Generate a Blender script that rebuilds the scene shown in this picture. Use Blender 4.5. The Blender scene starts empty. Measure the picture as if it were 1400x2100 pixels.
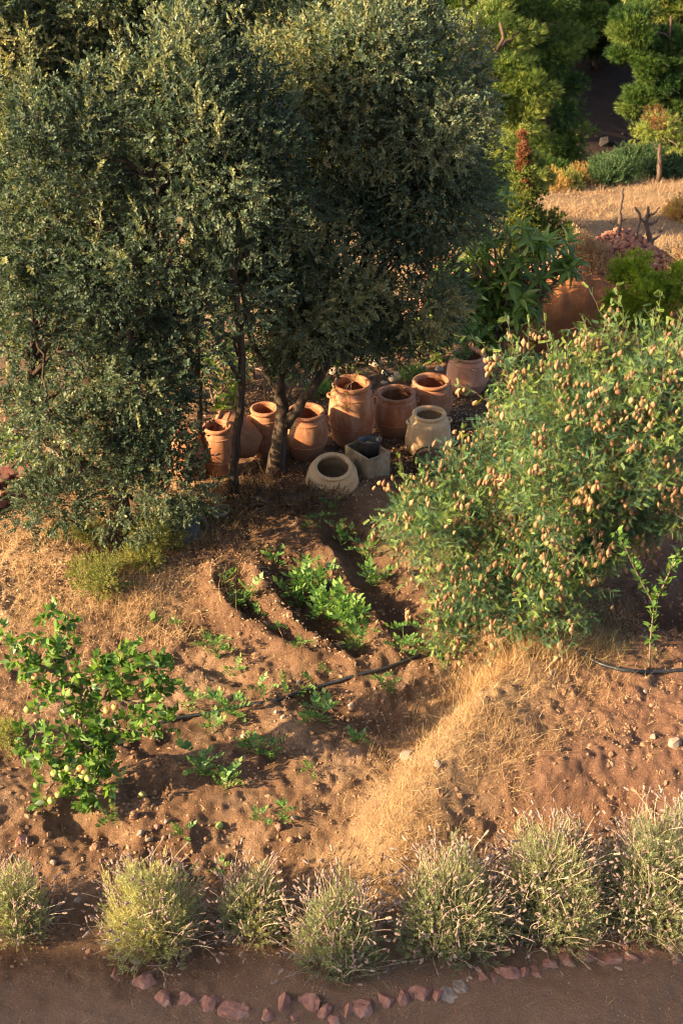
import bpy, math, random
import numpy as np
from mathutils import Vector, Matrix

rng = np.random.default_rng(7)
random.seed(7)
SC = bpy.context.scene
COL = SC.collection
PI = math.pi

# ------------------------------------------------------------------ camera, sky, sun, exposure
CAM = np.array([0.0, 0.0, 8.5]); PITCH = math.radians(32.0); LENS = 50.0
FPX = 2100 * LENS / 36.0
cd = bpy.data.cameras.new('camera'); cam = bpy.data.objects.new('camera', cd); COL.objects.link(cam)
cam.location = CAM; cam.rotation_euler = (PI / 2 - PITCH, 0, 0)
cd.lens = LENS; cd.sensor_width = 36; cd.clip_end = 2000; cd.clip_start = 0.1
cd.dof.use_dof = True; cd.dof.focus_distance = 12.5; cd.dof.aperture_fstop = 4.0
SC.camera = cam

SUN_EL = math.radians(23); SUN_AZ = math.atan2(-0.94, -0.34)      # from the left, a little towards the camera
SUN_DIR = np.array([math.sin(SUN_AZ) * math.cos(SUN_EL), math.cos(SUN_AZ) * math.cos(SUN_EL), math.sin(SUN_EL)])
w = bpy.data.worlds.new('World'); SC.world = w; w.use_nodes = True
nt = w.node_tree
sky = nt.nodes.new('ShaderNodeTexSky'); sky.sky_type = 'NISHITA'; sky.sun_disc = False
sky.sun_elevation = SUN_EL; sky.sun_rotation = SUN_AZ
sky.air_density = 0.75; sky.dust_density = 3.0; sky.ozone_density = 0.3
bg = nt.nodes['Background']; bg.inputs['Strength'].default_value = 0.105
nt.links.new(sky.outputs[0], bg.inputs[0])
sl = bpy.data.lights.new('sun', 'SUN'); so = bpy.data.objects.new('sun', sl); COL.objects.link(so)
sl.energy = 5.0; sl.angle = math.radians(0.6); sl.color = (1.0, 0.75, 0.44)
so.rotation_euler = Vector(SUN_DIR).to_track_quat('Z', 'Y').to_euler(); so.location = (-10, -5, 20)
vs = SC.view_settings
vs.view_transform = 'Standard'; vs.look = 'None'; vs.gamma = 1.0; vs.use_curve_mapping = False; vs.exposure = 1.85
SC.render.engine = 'CYCLES'
SC.cycles.max_bounces = 6; SC.cycles.transmission_bounces = 4; SC.cycles.transparent_max_bounces = 4
SC.cycles.filter_width = 1.2; SC.cycles.diffuse_bounces = 3; SC.cycles.glossy_bounces = 2

# ------------------------------------------------------------------ helpers
FWD = np.array([0, math.cos(PITCH), -math.sin(PITCH)]); UP = np.array([0, math.sin(PITCH), math.cos(PITCH)]); RT = np.array([1.0, 0, 0])

def ray(px, py):
    return FWD + RT * ((px - 700) / FPX) + UP * ((1050 - py) / FPX)
def Q(px, py, z=0.0):
    d = ray(px, py); return CAM + d * ((z - CAM[2]) / d[2])
def W(px, py, Y):
    d = ray(px, py); return CAM + d * (Y / d[1])
def dep(p):
    return float(np.dot(np.asarray(p) - CAM, FWD))
def mpp(p):                                            # metres per photo pixel at p
    return dep(p) / FPX

_h = np.random.default_rng(3).random((512, 512))
def vnoise(x, y, s, off=0):
    x = np.asarray(x, float) / s + 57.3 + off * 13.7; y = np.asarray(y, float) / s + 91.1 + off * 7.1
    xi = np.floor(x).astype(int); yi = np.floor(y).astype(int); fx = x - xi; fy = y - yi
    fx = fx * fx * (3 - 2 * fx); fy = fy * fy * (3 - 2 * fy)
    g = lambda a, b: _h[a % 512, b % 512]
    return ((g(xi, yi) * (1 - fx) + g(xi + 1, yi) * fx) * (1 - fy) + (g(xi, yi + 1) * (1 - fx) + g(xi + 1, yi + 1) * fx) * fy) - 0.5

def sstep(a, b, x):
    t = np.clip((x - a) / (b - a), 0, 1); return t * t * (3 - 2 * t)

def seg_dist(x, y, poly):
    best = np.full(np.shape(x), 1e9)
    for (ax, ay), (bx, by) in zip(poly[:-1], poly[1:]):
        dx, dy = bx - ax, by - ay; L = dx * dx + dy * dy
        t = np.clip(((x - ax) * dx + (y - ay) * dy) / L, 0, 1)
        best = np.minimum(best, np.hypot(x - ax - t * dx, y - ay - t * dy))
    return best

def PL(pts, z=0.25):
    return [tuple(Q(a, b, z)[:2]) for a, b in pts]

FEAT = [  # polyline in the garden, height, half width
    (PL([(430, 1180), (470, 1265), (560, 1335), (640, 1372)]), 0.13, 0.10),
    (PL([(520, 1185), (575, 1270), (650, 1340), (720, 1385), (800, 1370)]), 0.14, 0.10),
    (PL([(480, 1210), (540, 1290), (590, 1325)]), -0.10, 0.10),
    (PL([(590, 1165), (640, 1250), (715, 1335)]), -0.17, 0.20),
    (PL([(700, 1095), (780, 1200), (840, 1290)]), -0.16, 0.22),
    (PL([(655, 1110), (730, 1230), (775, 1300)]), 0.08, 0.07),
    (PL([(660, 1445), (760, 1490), (850, 1480)]), -0.12, 0.17),
    (PL([(330, 1270), (420, 1300)]), -0.10, 0.16),
    (PL([(380, 1360), (480, 1400)]), -0.08, 0.10),
    (PL([(210, 1500), (330, 1530), (400, 1500)]), -0.12, 0.15),
    (PL([(150, 1690), (235, 1705)]), -0.16, 0.13),
    (PL([(270, 1620), (330, 1625)]), -0.10, 0.10),
    (PL([(440, 1700), (470, 1695)]), -0.10, 0.10),
    (PL([(330, 1570), (420, 1600), (520, 1570)]), 0.07, 0.09),
    (PL([(420, 1770), (560, 1760), (690, 1720)]), -0.16, 0.26),
    (PL([(560, 1480), (650, 1540), (740, 1560)]), 0.05, 0.12),
    (PL([(60, 1140), (160, 1150)]), 0.18, 0.2),
    (PL([(1240, 1330), (1400, 1330)]), -0.12, 0.25),
    (PL([(1060, 1640), (1250, 1600), (1400, 1590)], 0.4), 0.08, 0.16),
    (PL([(560, 1030), (680, 1010), (850, 1000)], 0.3), 0.16, 0.3),
]
MOUND = PL([(1120, 1300), (1040, 1400), (940, 1520), (850, 1640), (760, 1760)], 0.55)
MX = np.array([p[0] for p in MOUND]); MY = np.array([p[1] for p in MOUND])
HPTS = np.array([-40, 16, 17.5, 20, 24, 30, 37, 41, 47, 53, 58, 66, 80, 120, 400.])
HZ = np.array([0, 0, -0.15, -0.8, -2.0, -3.1, -4.1, -6.2, -8.2, -8.2, -7.0, -4.5, 1, 14, 60.])
_yy = np.linspace(-40, 400, 4401); _zz = np.interp(_yy, HPTS, HZ); _k = np.hanning(25); _k /= _k.sum()
_zz = np.convolve(np.pad(_zz, 12, 'edge'), _k, 'valid')

def edge_line(x):                                        # where the path ends and the lavender row begins
    return 7.12 + 0.10 * x + 0.02 * x * x * 0

def bigz(x, y):
    z = np.interp(y, _yy, _zz)
    e = edge_line(x)
    z = z + 0.30 * sstep(0.25, 1.55, y - e) * (1 - sstep(13.0, 17, y))
    # right hand bank
    mx = np.interp(y, MY[::-1], MX[::-1]) if MY[0] > MY[-1] else np.interp(y, MY, MX)
    right = sstep(-0.55, 0.15, x - mx)
    z = z + 0.38 * right * sstep(0.1, 1.7, y - e) * (1 - sstep(11.5, 14.5, y))
    z = z + 0.13 * np.exp(-(seg_dist(x, y, MOUND) / 0.40) ** 2) * (1 - sstep(10.5, 12.5, y))
    # red rubble ridge behind the clay bank
    cre = 20.6 + 0.1 * np.sin(x)
    amp = (1.2 + .5 * vnoise(x, y, .7, 51)) * sstep(0.6, 1.6, x) * (1.0 - 0.25 * sstep(5.0, 6.5, x)) * (1 - sstep(12, 20, x))
    z = z + amp * np.exp(-((y - cre) / 0.9) ** 2)
    z = z + 0.35 * np.exp(-(((x - 4.35) / 0.6) ** 2 + ((y - 20.7) / 0.7) ** 2))
    # slopes left and right far away
    z = z + 5.0 * sstep(14, 60, -x) * sstep(20, 60, y) + 6 * sstep(16, 60, x) * sstep(30, 60, y)
    far = sstep(40, 55, y)
    z = z + far * 2.2 * vnoise(x, y, 9) + sstep(20, 26, y) * 0.5 * vnoise(x, y, 4.0)
    return z

def gz(x, y):
    x = np.asarray(x, float); y = np.asarray(y, float)
    z = bigz(x, y)
    xw = x + .10 * vnoise(x, y, .30, 21) + .05 * vnoise(x, y, .11, 22); yw = y + .10 * vnoise(x, y, .30, 23) + .05 * vnoise(x, y, .11, 24)
    for poly, h, s in FEAT:
        z = z + .85 * h * np.exp(-(seg_dist(xw, yw, poly) / (s * 1.1)) ** 2)
    bed = sstep(0.3, 0.9, y - edge_line(x))
    a = 0.6 + 0.4 * bed
    z = z + a * (0.07 * vnoise(x, y, 0.9) + 0.05 * vnoise(x, y, 0.36, 1) + 0.03 * vnoise(x, y, 0.15, 2) * bed + 0.055 * bed * np.maximum(vnoise(x, y, 0.11, 41) + vnoise(x, y, 0.055, 42) * .6 - .12, 0) + 0.034 * vnoise(x, y, 0.075, 3) + 0.026 * vnoise(x, y, 0.042, 4) * (.4 + .6 * bed))
    return z

def G(px, py):                                          # ground point seen at a photo pixel
    d = ray(px, py); lo = 0.0; n = 700
    Y = np.concatenate([np.linspace(4, 24, 1200), np.linspace(24.05, 90, 500)])
    P = CAM[None] + d[None] * (Y / d[1])[:, None]
    h = P[:, 2] - gz(P[:, 0], P[:, 1])
    i = int(np.argmax(h < 0)); i = max(i, 1)
    t = h[i - 1] / (h[i - 1] - h[i] + 1e-9)
    return P[i - 1] * (1 - t) + P[i] * t
def at_h(px, py, hh):
    d = ray(px, py)
    Y = np.linspace(4, 40, 3000); P = CAM[None] + d[None] * (Y / d[1])[:, None]
    h = P[:, 2] - gz(P[:, 0], P[:, 1]) - hh
    i = max(int(np.argmax(h < 0)), 1); return P[i]
def on(x, y, dz=0.0):
    return np.array([x, y, float(gz(x, y)) + dz])

def norm(v):
    v = np.asarray(v, float); return v / (np.linalg.norm(v, axis=-1, keepdims=True) + 1e-9)

def frames(d, roll=None):
    d = norm(d); n = len(d)
    ref = np.where(np.abs(d[:, 2:3]) < 0.9, np.array([[0, 0, 1.0]]), np.array([[1.0, 0, 0]]))
    x = norm(np.cross(ref, d)); y = np.cross(d, x)
    if roll is None: roll = rng.random(n) * 2 * PI
    c, s = np.cos(roll)[:, None], np.sin(roll)[:, None]
    x2 = x * c + y * s; y2 = -x * s + y * c
    return np.stack([x2, y2, d], axis=2)

def rdirs(n):
    return norm(rng.normal(size=(n, 3)))

class MB:
    def __init__(s): s.V = []; s.A = []; s.F3 = []; s.F4 = []; s.M3 = []; s.M4 = []; s.n = 0
    def add(s, V, F3=None, F4=None, v=0.5, m=0):
        V = np.asarray(V, float).reshape(-1, 3)
        s.V.append(V); s.A.append(np.broadcast_to(np.asarray(v, float), (len(V),)))
        for F, L, Mi, k in ((F3, s.F3, s.M3, 3), (F4, s.F4, s.M4, 4)):
            if F is not None and len(F):
                F = np.asarray(F, int).reshape(-1, k); L.append(F + s.n)
                Mi.append(np.broadcast_to(np.asarray(m), (len(F),)))
        s.n += len(V); return s
    def scatter(s, T, R, P, S=1.0, v=None, m=0):
        TV, T3, T4, TM3, TM4 = T
        n = len(P); k = len(TV)
        S = np.broadcast_to(np.asarray(S, float), (n,))
        V = np.einsum('nij,kj->nki', R, TV) * S[:, None, None] + np.asarray(P)[:, None, :]
        off = (np.arange(n) * k)[:, None, None]
        if v is None: v = rng.random(n)
        F3 = (T3[None] + off).reshape(-1, 3) if len(T3) else None
        F4 = (T4[None] + off).reshape(-1, 4) if len(T4) else None
        base = s.n
        s.V.append(V.reshape(-1, 3)); s.A.append(np.repeat(np.broadcast_to(v, (n,)), k))
        if F3 is not None: s.F3.append(F3 + base); s.M3.append(np.tile(TM3, n) + m)
        if F4 is not None: s.F4.append(F4 + base); s.M4.append(np.tile(TM4, n) + m)
        s.n += n * k; return s
    def tube(s, pts, rad, sides=6, v=0.5, m=0, wob=0.0, cap=True):
        pts = np.asarray(pts, float); n = len(pts)
        rad = np.broadcast_to(np.asarray(rad, float), (n,))
        t = norm(np.gradient(pts, axis=0))
        ref = np.array([0.31, 0.95, 0.05]) if abs(t[0][2]) > 0.5 else np.array([0, 0.05, 1.0])
        a = np.linspace(0, 2 * PI, sides, endpoint=False)
        x = norm(np.cross(np.broadcast_to(ref, t.shape), t)); y = np.cross(t, x)
        r = rad[:, None] * (1 + wob * rng.normal(size=(n, sides)))
        V = pts[:, None, :] + (x[:, None, :] * np.cos(a)[None, :, None] + y[:, None, :] * np.sin(a)[None, :, None]) * r[:, :, None]
        i = np.arange(n - 1)[:, None] * sides; j = np.arange(sides)[None]; j2 = (j + 1) % sides
        F = np.stack([i + j, i + j2, i + sides + j2, i + sides + j], axis=-1).reshape(-1, 4)
        F3 = None
        if cap:
            V = np.concatenate([V.reshape(-1, 3), pts[-1:], pts[:1]])
            b = (n - 1) * sides; jj = np.arange(sides)
            F3 = np.concatenate([np.stack([b + jj, b + (jj + 1) % sides, np.full(sides, n * sides)], 1),
                                 np.stack([(jj + 1) % sides, jj, np.full(sides, n * sides + 1)], 1)])
        return s.add(V.reshape(-1, 3), F3, F, v, m)
    def mesh(s, name, mats, smooth=False):
        me = bpy.data.meshes.new(name)
        V = np.concatenate(s.V); me.vertices.add(len(V)); me.vertices.foreach_set('co', V.astype(np.float32).ravel())
        f3 = np.concatenate(s.F3) if s.F3 else np.zeros((0, 3), int); f4 = np.concatenate(s.F4) if s.F4 else np.zeros((0, 4), int)
        m = np.concatenate(([np.concatenate(s.M3)] if s.M3 else []) + ([np.concatenate(s.M4)] if s.M4 else []))
        me.loops.add(f3.size + f4.size); me.loops.foreach_set('vertex_index', np.concatenate([f3.ravel(), f4.ravel()]).astype(np.int32))
        me.polygons.add(len(f3) + len(f4))
        st = np.concatenate([np.arange(len(f3)) * 3, f3.size + np.arange(len(f4)) * 4]).astype(np.int32)
        me.polygons.foreach_set('loop_start', st)
        me.polygons.foreach_set('material_index', m.astype(np.int32))
        me.polygons.foreach_set('use_smooth', np.full(len(st), bool(smooth)))
        at = me.attributes.new('v', 'FLOAT', 'POINT'); at.data.foreach_set('value', np.concatenate(s.A).astype(np.float32))
        for mt in (mats if isinstance(mats, (list, tuple)) else [mats]): me.materials.append(mt)
        me.update(calc_edges=True); return me
    def build(s, name, mats, parent=None, smooth=False, loc=None):
        return place(s.mesh(name, mats, smooth), name, parent, loc)

def place(me, name, parent=None, loc=None, rot=None, scale=None):
    o = bpy.data.objects.new(name, me); COL.objects.link(o)
    if parent is not None: o.parent = parent
    if loc is not None: o.location = [float(c) for c in loc]
    if rot is not None: o.rotation_euler = rot
    if scale is not None: o.scale = (scale,) * 3 if np.isscalar(scale) else scale
    return o
def place_mat(me, name, parent, R, P, S):
    o = bpy.data.objects.new(name, me); COL.objects.link(o)
    if parent is not None: o.parent = parent
    M = Matrix([[R[i][j] * S for j in range(3)] + [P[i]] for i in range(3)] + [[0, 0, 0, 1]])
    o.matrix_basis = M; return o
def tag(o, label=None, cat=None, group=None, kind=None):
    if label: o['label'] = label
    if cat: o['category'] = cat
    if group: o['group'] = group
    if kind: o['kind'] = kind
    return o
def thing(name, label, cat, loc=(0, 0, 0), rotz=0, group=None):
    o = bpy.data.objects.new(name, None); COL.objects.link(o); o.empty_display_size = 0.1
    o.location = [float(c) for c in loc]; o.rotation_euler = (0, 0, rotz)
    return tag(o, label, cat, group)

def TP(V, F3=(), F4=(), m3=0, m4=0):
    F3 = np.asarray(F3, int).reshape(-1, 3); F4 = np.asarray(F4, int).reshape(-1, 4)
    return (np.asarray(V, float), F3, F4, np.broadcast_to(np.asarray(m3, int), (len(F3),)), np.broadcast_to(np.asarray(m4, int), (len(F4),)))
def TMB(mb):
    f3 = np.concatenate(mb.F3) if mb.F3 else (); f4 = np.concatenate(mb.F4) if mb.F4 else ()
    return TP(np.concatenate(mb.V), f3, f4, np.concatenate(mb.M3) if mb.M3 else 0, np.concatenate(mb.M4) if mb.M4 else 0)

# ------------------------------------------------------------------ materials
def ramp(nt, fac, cols, pos=None):
    r = nt.nodes.new('ShaderNodeValToRGB'); e = r.color_ramp.elements
    n = len(cols); pos = pos or [i / (n - 1) for i in range(n)]
    while len(e) < n: e.new(0.5)
    for i in range(n): e[i].position = pos[i]; e[i].color = (*cols[i], 1)
    if fac is not None: nt.links.new(fac, r.inputs[0])
    return r.outputs[0]
def noise(nt, scale, detail=4, rough=0.6, coord='Object', stretch=None):
    tc = nt.nodes.new('ShaderNodeTexCoord'); n = nt.nodes.new('ShaderNodeTexNoise')
    n.inputs['Scale'].default_value = scale; n.inputs['Detail'].default_value = detail; n.inputs['Roughness'].default_value = rough
    src = tc.outputs[coord]
    if stretch:
        mp = nt.nodes.new('ShaderNodeMapping'); mp.inputs['Scale'].default_value = stretch
        nt.links.new(src, mp.inputs[0]); src = mp.outputs[0]
    nt.links.new(src, n.inputs['Vector']); return n.outputs['Fac']
def attr(nt, name):
    a = nt.nodes.new('ShaderNodeAttribute'); a.attribute_name = name; return a.outputs['Fac']
def math_(nt, op, a, b, clamp=False):
    m = nt.nodes.new('ShaderNodeMath'); m.operation = op; m.use_clamp = clamp
    for i, v in enumerate((a, b)):
        if isinstance(v, (int, float)): m.inputs[i].default_value = v
        else: nt.links.new(v, m.inputs[i])
    return m.outputs[0]
def mixc(nt, fac, a, b, mode='MIX'):
    m = nt.nodes.new('ShaderNodeMix'); m.data_type = 'RGBA'; m.blend_type = mode
    for s, v in ((m.inputs[0], fac), (m.inputs[6], a), (m.inputs[7], b)):
        if isinstance(v, (int, float)): s.default_value = v
        elif isinstance(v, tuple): s.default_value = (*v, 1)
        else: nt.links.new(v, s)
    return m.outputs[2]
def bump(nt, h, dist, strength, bsdf, prev=None):
    b = nt.nodes.new('ShaderNodeBump'); b.inputs['Distance'].default_value = dist; b.inputs['Strength'].default_value = strength
    nt.links.new(h, b.inputs['Height'])
    if prev is not None: nt.links.new(prev, b.inputs['Normal'])
    nt.links.new(b.outputs[0], bsdf.inputs['Normal']); return b.outputs[0]
def newmat(name):
    m = bpy.data.materials.new(name); m.use_nodes = True; return m, m.node_tree, m.node_tree.nodes['Principled BSDF']

def leafmat(name, cols, trans=0.3, rough=0.5, spec=0.35, tcol=None):
    m, nt, b = newmat(name)
    oi = nt.nodes.new('ShaderNodeObjectInfo')
    f = math_(nt, 'ADD', attr(nt, 'v'), math_(nt, 'MULTIPLY', math_(nt, 'SUBTRACT', oi.outputs['Random'], 0.5), 0.35))
    c = ramp(nt, f, cols)
    nt.links.new(c, b.inputs['Base Color']); b.inputs['Roughness'].default_value = rough
    b.inputs['Specular IOR Level'].default_value = spec
    if trans:
        t = nt.nodes.new('ShaderNodeBsdfTranslucent')
        nt.links.new(mixc(nt, 1.0, c, tcol or (1.6, 1.5, 0.7), 'MULTIPLY'), t.inputs[0])
        mx = nt.nodes.new('ShaderNodeMixShader'); mx.inputs[0].default_value = trans
        nt.links.new(b.outputs[0], mx.inputs[1]); nt.links.new(t.outputs[0], mx.inputs[2])
        nt.links.new(mx.outputs[0], nt.nodes['Material Output'].inputs[0])
    return m
def surf(name, cols, scale=8, detail=6, rough=0.85, bumpd=0.01, bumps=0.6, spec=0.2, stretch=None, bscale=None, coord='Object'):
    m, nt, b = newmat(name)
    n = noise(nt, scale, detail, 0.65, coord, stretch)
    nt.links.new(ramp(nt, n, cols, [0.25 + 0.5 * i / (len(cols) - 1) for i in range(len(cols))]), b.inputs['Base Color'])
    b.inputs['Roughness'].default_value = rough; b.inputs['Specular IOR Level'].default_value = spec
    bump(nt, noise(nt, bscale or scale * 3, 6, 0.7, coord, stretch), bumpd, bumps, b)
    return m

def ground_mat():
    m, nt, b = newmat('soil')
    n1 = noise(nt, 1.3, 6, 0.65); n2 = noise(nt, 14, 6, 0.7); n3 = noise(nt, 90, 3, 0.7)
    c = ramp(nt, n1, [(0.155, 0.082, 0.046), (0.265, 0.152, 0.088), (0.385, 0.245, 0.15)], [0.3, 0.5, 0.7])
    c = mixc(nt, 0.8, c, ramp(nt, n2, [(0.55, 0.5, 0.48), (1, 1, 1), (1.25, 1.2, 1.15)], [0.28, 0.5, 0.74]), 'MULTIPLY')
    red = mixc(nt, n2, (0.23, 0.115, 0.07), (0.36, 0.195, 0.125))
    c = mixc(nt, attr(nt, 'red'), c, red)
    pth = mixc(nt, n1, (0.27, 0.155, 0.095), (0.45, 0.275, 0.172))
    c = mixc(nt, math_(nt, 'MULTIPLY', attr(nt, 'path'), 0.85), c, pth)
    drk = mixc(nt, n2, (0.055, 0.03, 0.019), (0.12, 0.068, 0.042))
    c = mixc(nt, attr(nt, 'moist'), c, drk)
    st = mixc(nt, noise(nt, 30, 5, 0.7), (0.30, 0.185, 0.095), (0.52, 0.36, 0.20))
    d = math_(nt, 'MULTIPLY', attr(nt, 'dry'), math_(nt, 'ADD', n2, 0.35), True)
    c = mixc(nt, d, c, st)
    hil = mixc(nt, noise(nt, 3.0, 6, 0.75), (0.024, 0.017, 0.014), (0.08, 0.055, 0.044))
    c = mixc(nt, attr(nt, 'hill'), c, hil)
    c = mixc(nt, 0.55, c, ramp(nt, n3, [(0.45, 0.42, 0.4), (1, 1, 1), (1.3, 1.25, 1.2)], [0.25, 0.5, 0.8]), 'MULTIPLY')
    nt.links.new(c, b.inputs['Base Color']); b.inputs['Roughness'].default_value = 0.95; b.inputs['Specular IOR Level'].default_value = 0.1
    vo = nt.nodes.new('ShaderNodeTexVoronoi'); vo.inputs['Scale'].default_value = 38; vo.feature = 'F1'; tco = nt.nodes.new('ShaderNodeTexCoord'); nt.links.new(tco.outputs['Object'], vo.inputs['Vector'])
    p = bump(nt, noise(nt, 22, 8, 0.75), 0.07, 1.0, b); p = bump(nt, math_(nt, 'SUBTRACT', 1.0, vo.outputs['Distance']), 0.014, 0.7, b, p)
    bump(nt, n3, 0.02, 1.0, b, p)
    return m

M_soil = ground_mat()
M_oak = leafmat('oak_leaf', [(0.022, 0.042, 0.026), (0.058, 0.092, 0.055), (0.115, 0.150, 0.085), (0.22, 0.235, 0.115), (0.34, 0.30, 0.13)], 0.3, 0.58, 0.35)
M_oaktip = leafmat('oak_young_leaf', [(0.13, 0.15, 0.07), (0.22, 0.23, 0.10), (0.30, 0.27, 0.12)], 0.3, 0.45, 0.4)  # tip leaves coloured paler to carry the sunlit highlights
M_bark = surf('oak_bark', [(0.022, 0.015, 0.011), (0.065, 0.044, 0.03), (0.14, 0.10, 0.07)], 14, 6, 0.9, 0.02, 1.0, stretch=(1, 1, 0.22))
M_twig = surf('twig_bark', [(0.11, 0.07, 0.045), (0.24, 0.17, 0.12)], 20, 3, 0.9, 0.004, 0.5)
M_pine = leafmat('pine_needle', [(0.014, 0.040, 0.009), (0.038, 0.086, 0.015), (0.095, 0.155, 0.028), (0.22, 0.27, 0.065)], 0.25, 0.5, 0.3)
M_pinel = leafmat('pale_pine_needle', [(0.05, 0.09, 0.018), (0.13, 0.185, 0.036), (0.25, 0.29, 0.065), (0.40, 0.40, 0.12)], 0.3, 0.5, 0.3)
M_pbark = surf('pine_bark', [(0.05, 0.03, 0.022), (0.16, 0.10, 0.07)], 9, 5, 0.9, 0.03, 0.9, stretch=(1, 1, 0.3))
M_senna = leafmat('senna_leaf', [(0.028, 0.074, 0.042), (0.058, 0.132, 0.064), (0.11, 0.20, 0.075), (0.25, 0.34, 0.075)], 0.36, 0.5, 0.3)
M_pod = leafmat('papery_pod', [(0.22, 0.115, 0.055), (0.37, 0.215, 0.105), (0.47, 0.31, 0.165)], 0.25, 0.6, 0.25, (1.2, 0.95, 0.7))
M_lav = leafmat('lavender_leaf', [(0.13, 0.165, 0.085), (0.26, 0.30, 0.15), (0.40, 0.42, 0.20), (0.56, 0.50, 0.18)], 0.3, 0.7, 0.2)
M_lavst = leafmat('lavender_stalk', [(0.33, 0.24, 0.16), (0.47, 0.36, 0.25), (0.60, 0.48, 0.34)], 0.1, 0.8, 0.1)
M_lavfl = leafmat('faded_lavender_flower', [(0.15, 0.10, 0.085), (0.27, 0.185, 0.15), (0.40, 0.29, 0.225)], 0.1, 0.9, 0.1)
M_apl = leafmat('apple_leaf', [(0.04, 0.095, 0.02), (0.085, 0.18, 0.032), (0.16, 0.28, 0.055), (0.28, 0.38, 0.11)], 0.36, 0.42, 0.45)
M_loq = leafmat('loquat_leaf', [(0.04, 0.08, 0.018), (0.095, 0.165, 0.032), (0.19, 0.28, 0.055), (0.33, 0.40, 0.12)], 0.36, 0.4, 0.35)
M_pot = leafmat('potato_leaf', [(0.035, 0.10, 0.025), (0.075, 0.17, 0.04), (0.15, 0.27, 0.06), (0.26, 0.36, 0.09)], 0.35, 0.5, 0.35)
M_weed = leafmat('weed_leaf', [(0.09, 0.12, 0.03), (0.17, 0.20, 0.05), (0.28, 0.27, 0.08), (0.38, 0.26, 0.09)], 0.35, 0.6, 0.2)
M_straw = leafmat('dry_grass', [(0.26, 0.14, 0.06), (0.42, 0.26, 0.12), (0.56, 0.38, 0.19), (0.66, 0.50, 0.28)], 0.25, 0.7, 0.2, (1.2, 1.0, 0.7))
M_field = leafmat('field_straw', [(0.20, 0.115, 0.065), (0.34, 0.21, 0.12), (0.48, 0.32, 0.18)], 0.2, 0.7, 0.2, (1.2, 1.0, 0.7))
M_ggrass = leafmat('green_grass', [(0.06, 0.10, 0.03), (0.12, 0.17, 0.05), (0.22, 0.26, 0.08)], 0.35, 0.5, 0.3)
M_litter = leafmat('dry_leaf', [(0.14, 0.075, 0.04), (0.27, 0.16, 0.09), (0.42, 0.28, 0.17), (0.55, 0.42, 0.30)], 0.1, 0.8, 0.15)
M_dead = leafmat('dead_brush', [(0.05, 0.03, 0.02), (0.12, 0.075, 0.045), (0.22, 0.14, 0.08)], 0.1, 0.9, 0.1)
M_fshrub = leafmat('shrub_leaf', [(0.03, 0.07, 0.025), (0.06, 0.115, 0.04), (0.11, 0.17, 0.06)], 0.25, 0.5, 0.3)
M_yshrub = leafmat('yellow_shrub_leaf', [(0.12, 0.19, 0.02), (0.25, 0.33, 0.035), (0.42, 0.46, 0.06)], 0.45, 0.5, 0.3)
M_ochre = leafmat('ochre_shrub_leaf', [(0.28, 0.17, 0.05), (0.45, 0.29, 0.09)], 0.3, 0.6, 0.2)
M_cyp = leafmat('juniper_leaf', [(0.06, 0.09, 0.02), (0.13, 0.16, 0.035), (0.22, 0.22, 0.06)], 0.25, 0.6, 0.2)
M_cypd = leafmat('dead_juniper_leaf', [(0.12, 0.05, 0.025), (0.24, 0.10, 0.05), (0.30, 0.16, 0.07)], 0.2, 0.8, 0.1)
M_hose = surf('black_hose', [(0.012, 0.013, 0.014), (0.035, 0.037, 0.04)], 40, 3, 0.4, 0.001, 0.2, 0.5)
M_redst = surf('red_sandstone', [(0.20, 0.105, 0.075), (0.31, 0.145, 0.105), (0.38, 0.24, 0.175)], 7, 6, 0.85, 0.02, 0.8)
M_greyst = surf('grey_stone', [(0.15, 0.105, 0.08), (0.27, 0.20, 0.155), (0.38, 0.30, 0.235)], 7, 6, 0.85, 0.02, 0.8)
M_palest = surf('pale_stone', [(0.26, 0.19, 0.135), (0.40, 0.31, 0.23), (0.52, 0.42, 0.32)], 7, 6, 0.85, 0.02, 0.8)
M_clod = surf('earth_clod', [(0.18, 0.095, 0.052), (0.30, 0.17, 0.095), (0.42, 0.255, 0.155)], 9, 6, 0.95, 0.02, 0.8)
M_redclod = surf('red_rubble', [(0.22, 0.085, 0.05), (0.34, 0.145, 0.09), (0.44, 0.24, 0.155)], 3, 6, 0.95, 0.02, 0.8)
M_clay = surf('orange_clay', [(0.21, 0.075, 0.026), (0.30, 0.112, 0.042), (0.38, 0.165, 0.072)], 2.2, 7, 0.95, 0.05, 0.8, bscale=6)
M_slab = surf('red_flagstone', [(0.10, 0.04, 0.028), (0.17, 0.07, 0.048), (0.23, 0.11, 0.08)], 5, 6, 0.85, 0.02, 0.8)
M_conc = surf('weathered_cement', [(0.07, 0.05, 0.035), (0.24, 0.185, 0.12), (0.40, 0.33, 0.23)], 5, 7, 0.9, 0.008, 0.6)
M_dark = surf('dark_metal', [(0.025, 0.024, 0.023), (0.07, 0.065, 0.06)], 10, 5, 0.5, 0.003, 0.3, 0.5)
M_brown = surf('dark_peat', [(0.03, 0.018, 0.012), (0.07, 0.042, 0.028)], 10, 6, 0.95, 0.03, 0.8)
M_white = surf('dull_white_plastic', [(0.5, 0.46, 0.4), (0.68, 0.64, 0.58)], 10, 4, 0.6, 0.003, 0.3)
M_coil = surf('dusty_tube', [(0.22, 0.18, 0.14), (0.36, 0.31, 0.25)], 10, 4, 0.7, 0.003, 0.3)
M_water = surf('dark_water', [(0.02, 0.02, 0.02), (0.04, 0.04, 0.04)], 3, 2, 0.1, 0.001, 0.1, 0.5)
M_deadw = surf('dead_wood', [(0.07, 0.05, 0.038), (0.19, 0.13, 0.095)], 12, 5, 0.9, 0.01, 0.8, stretch=(1, 1, 0.3))
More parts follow.
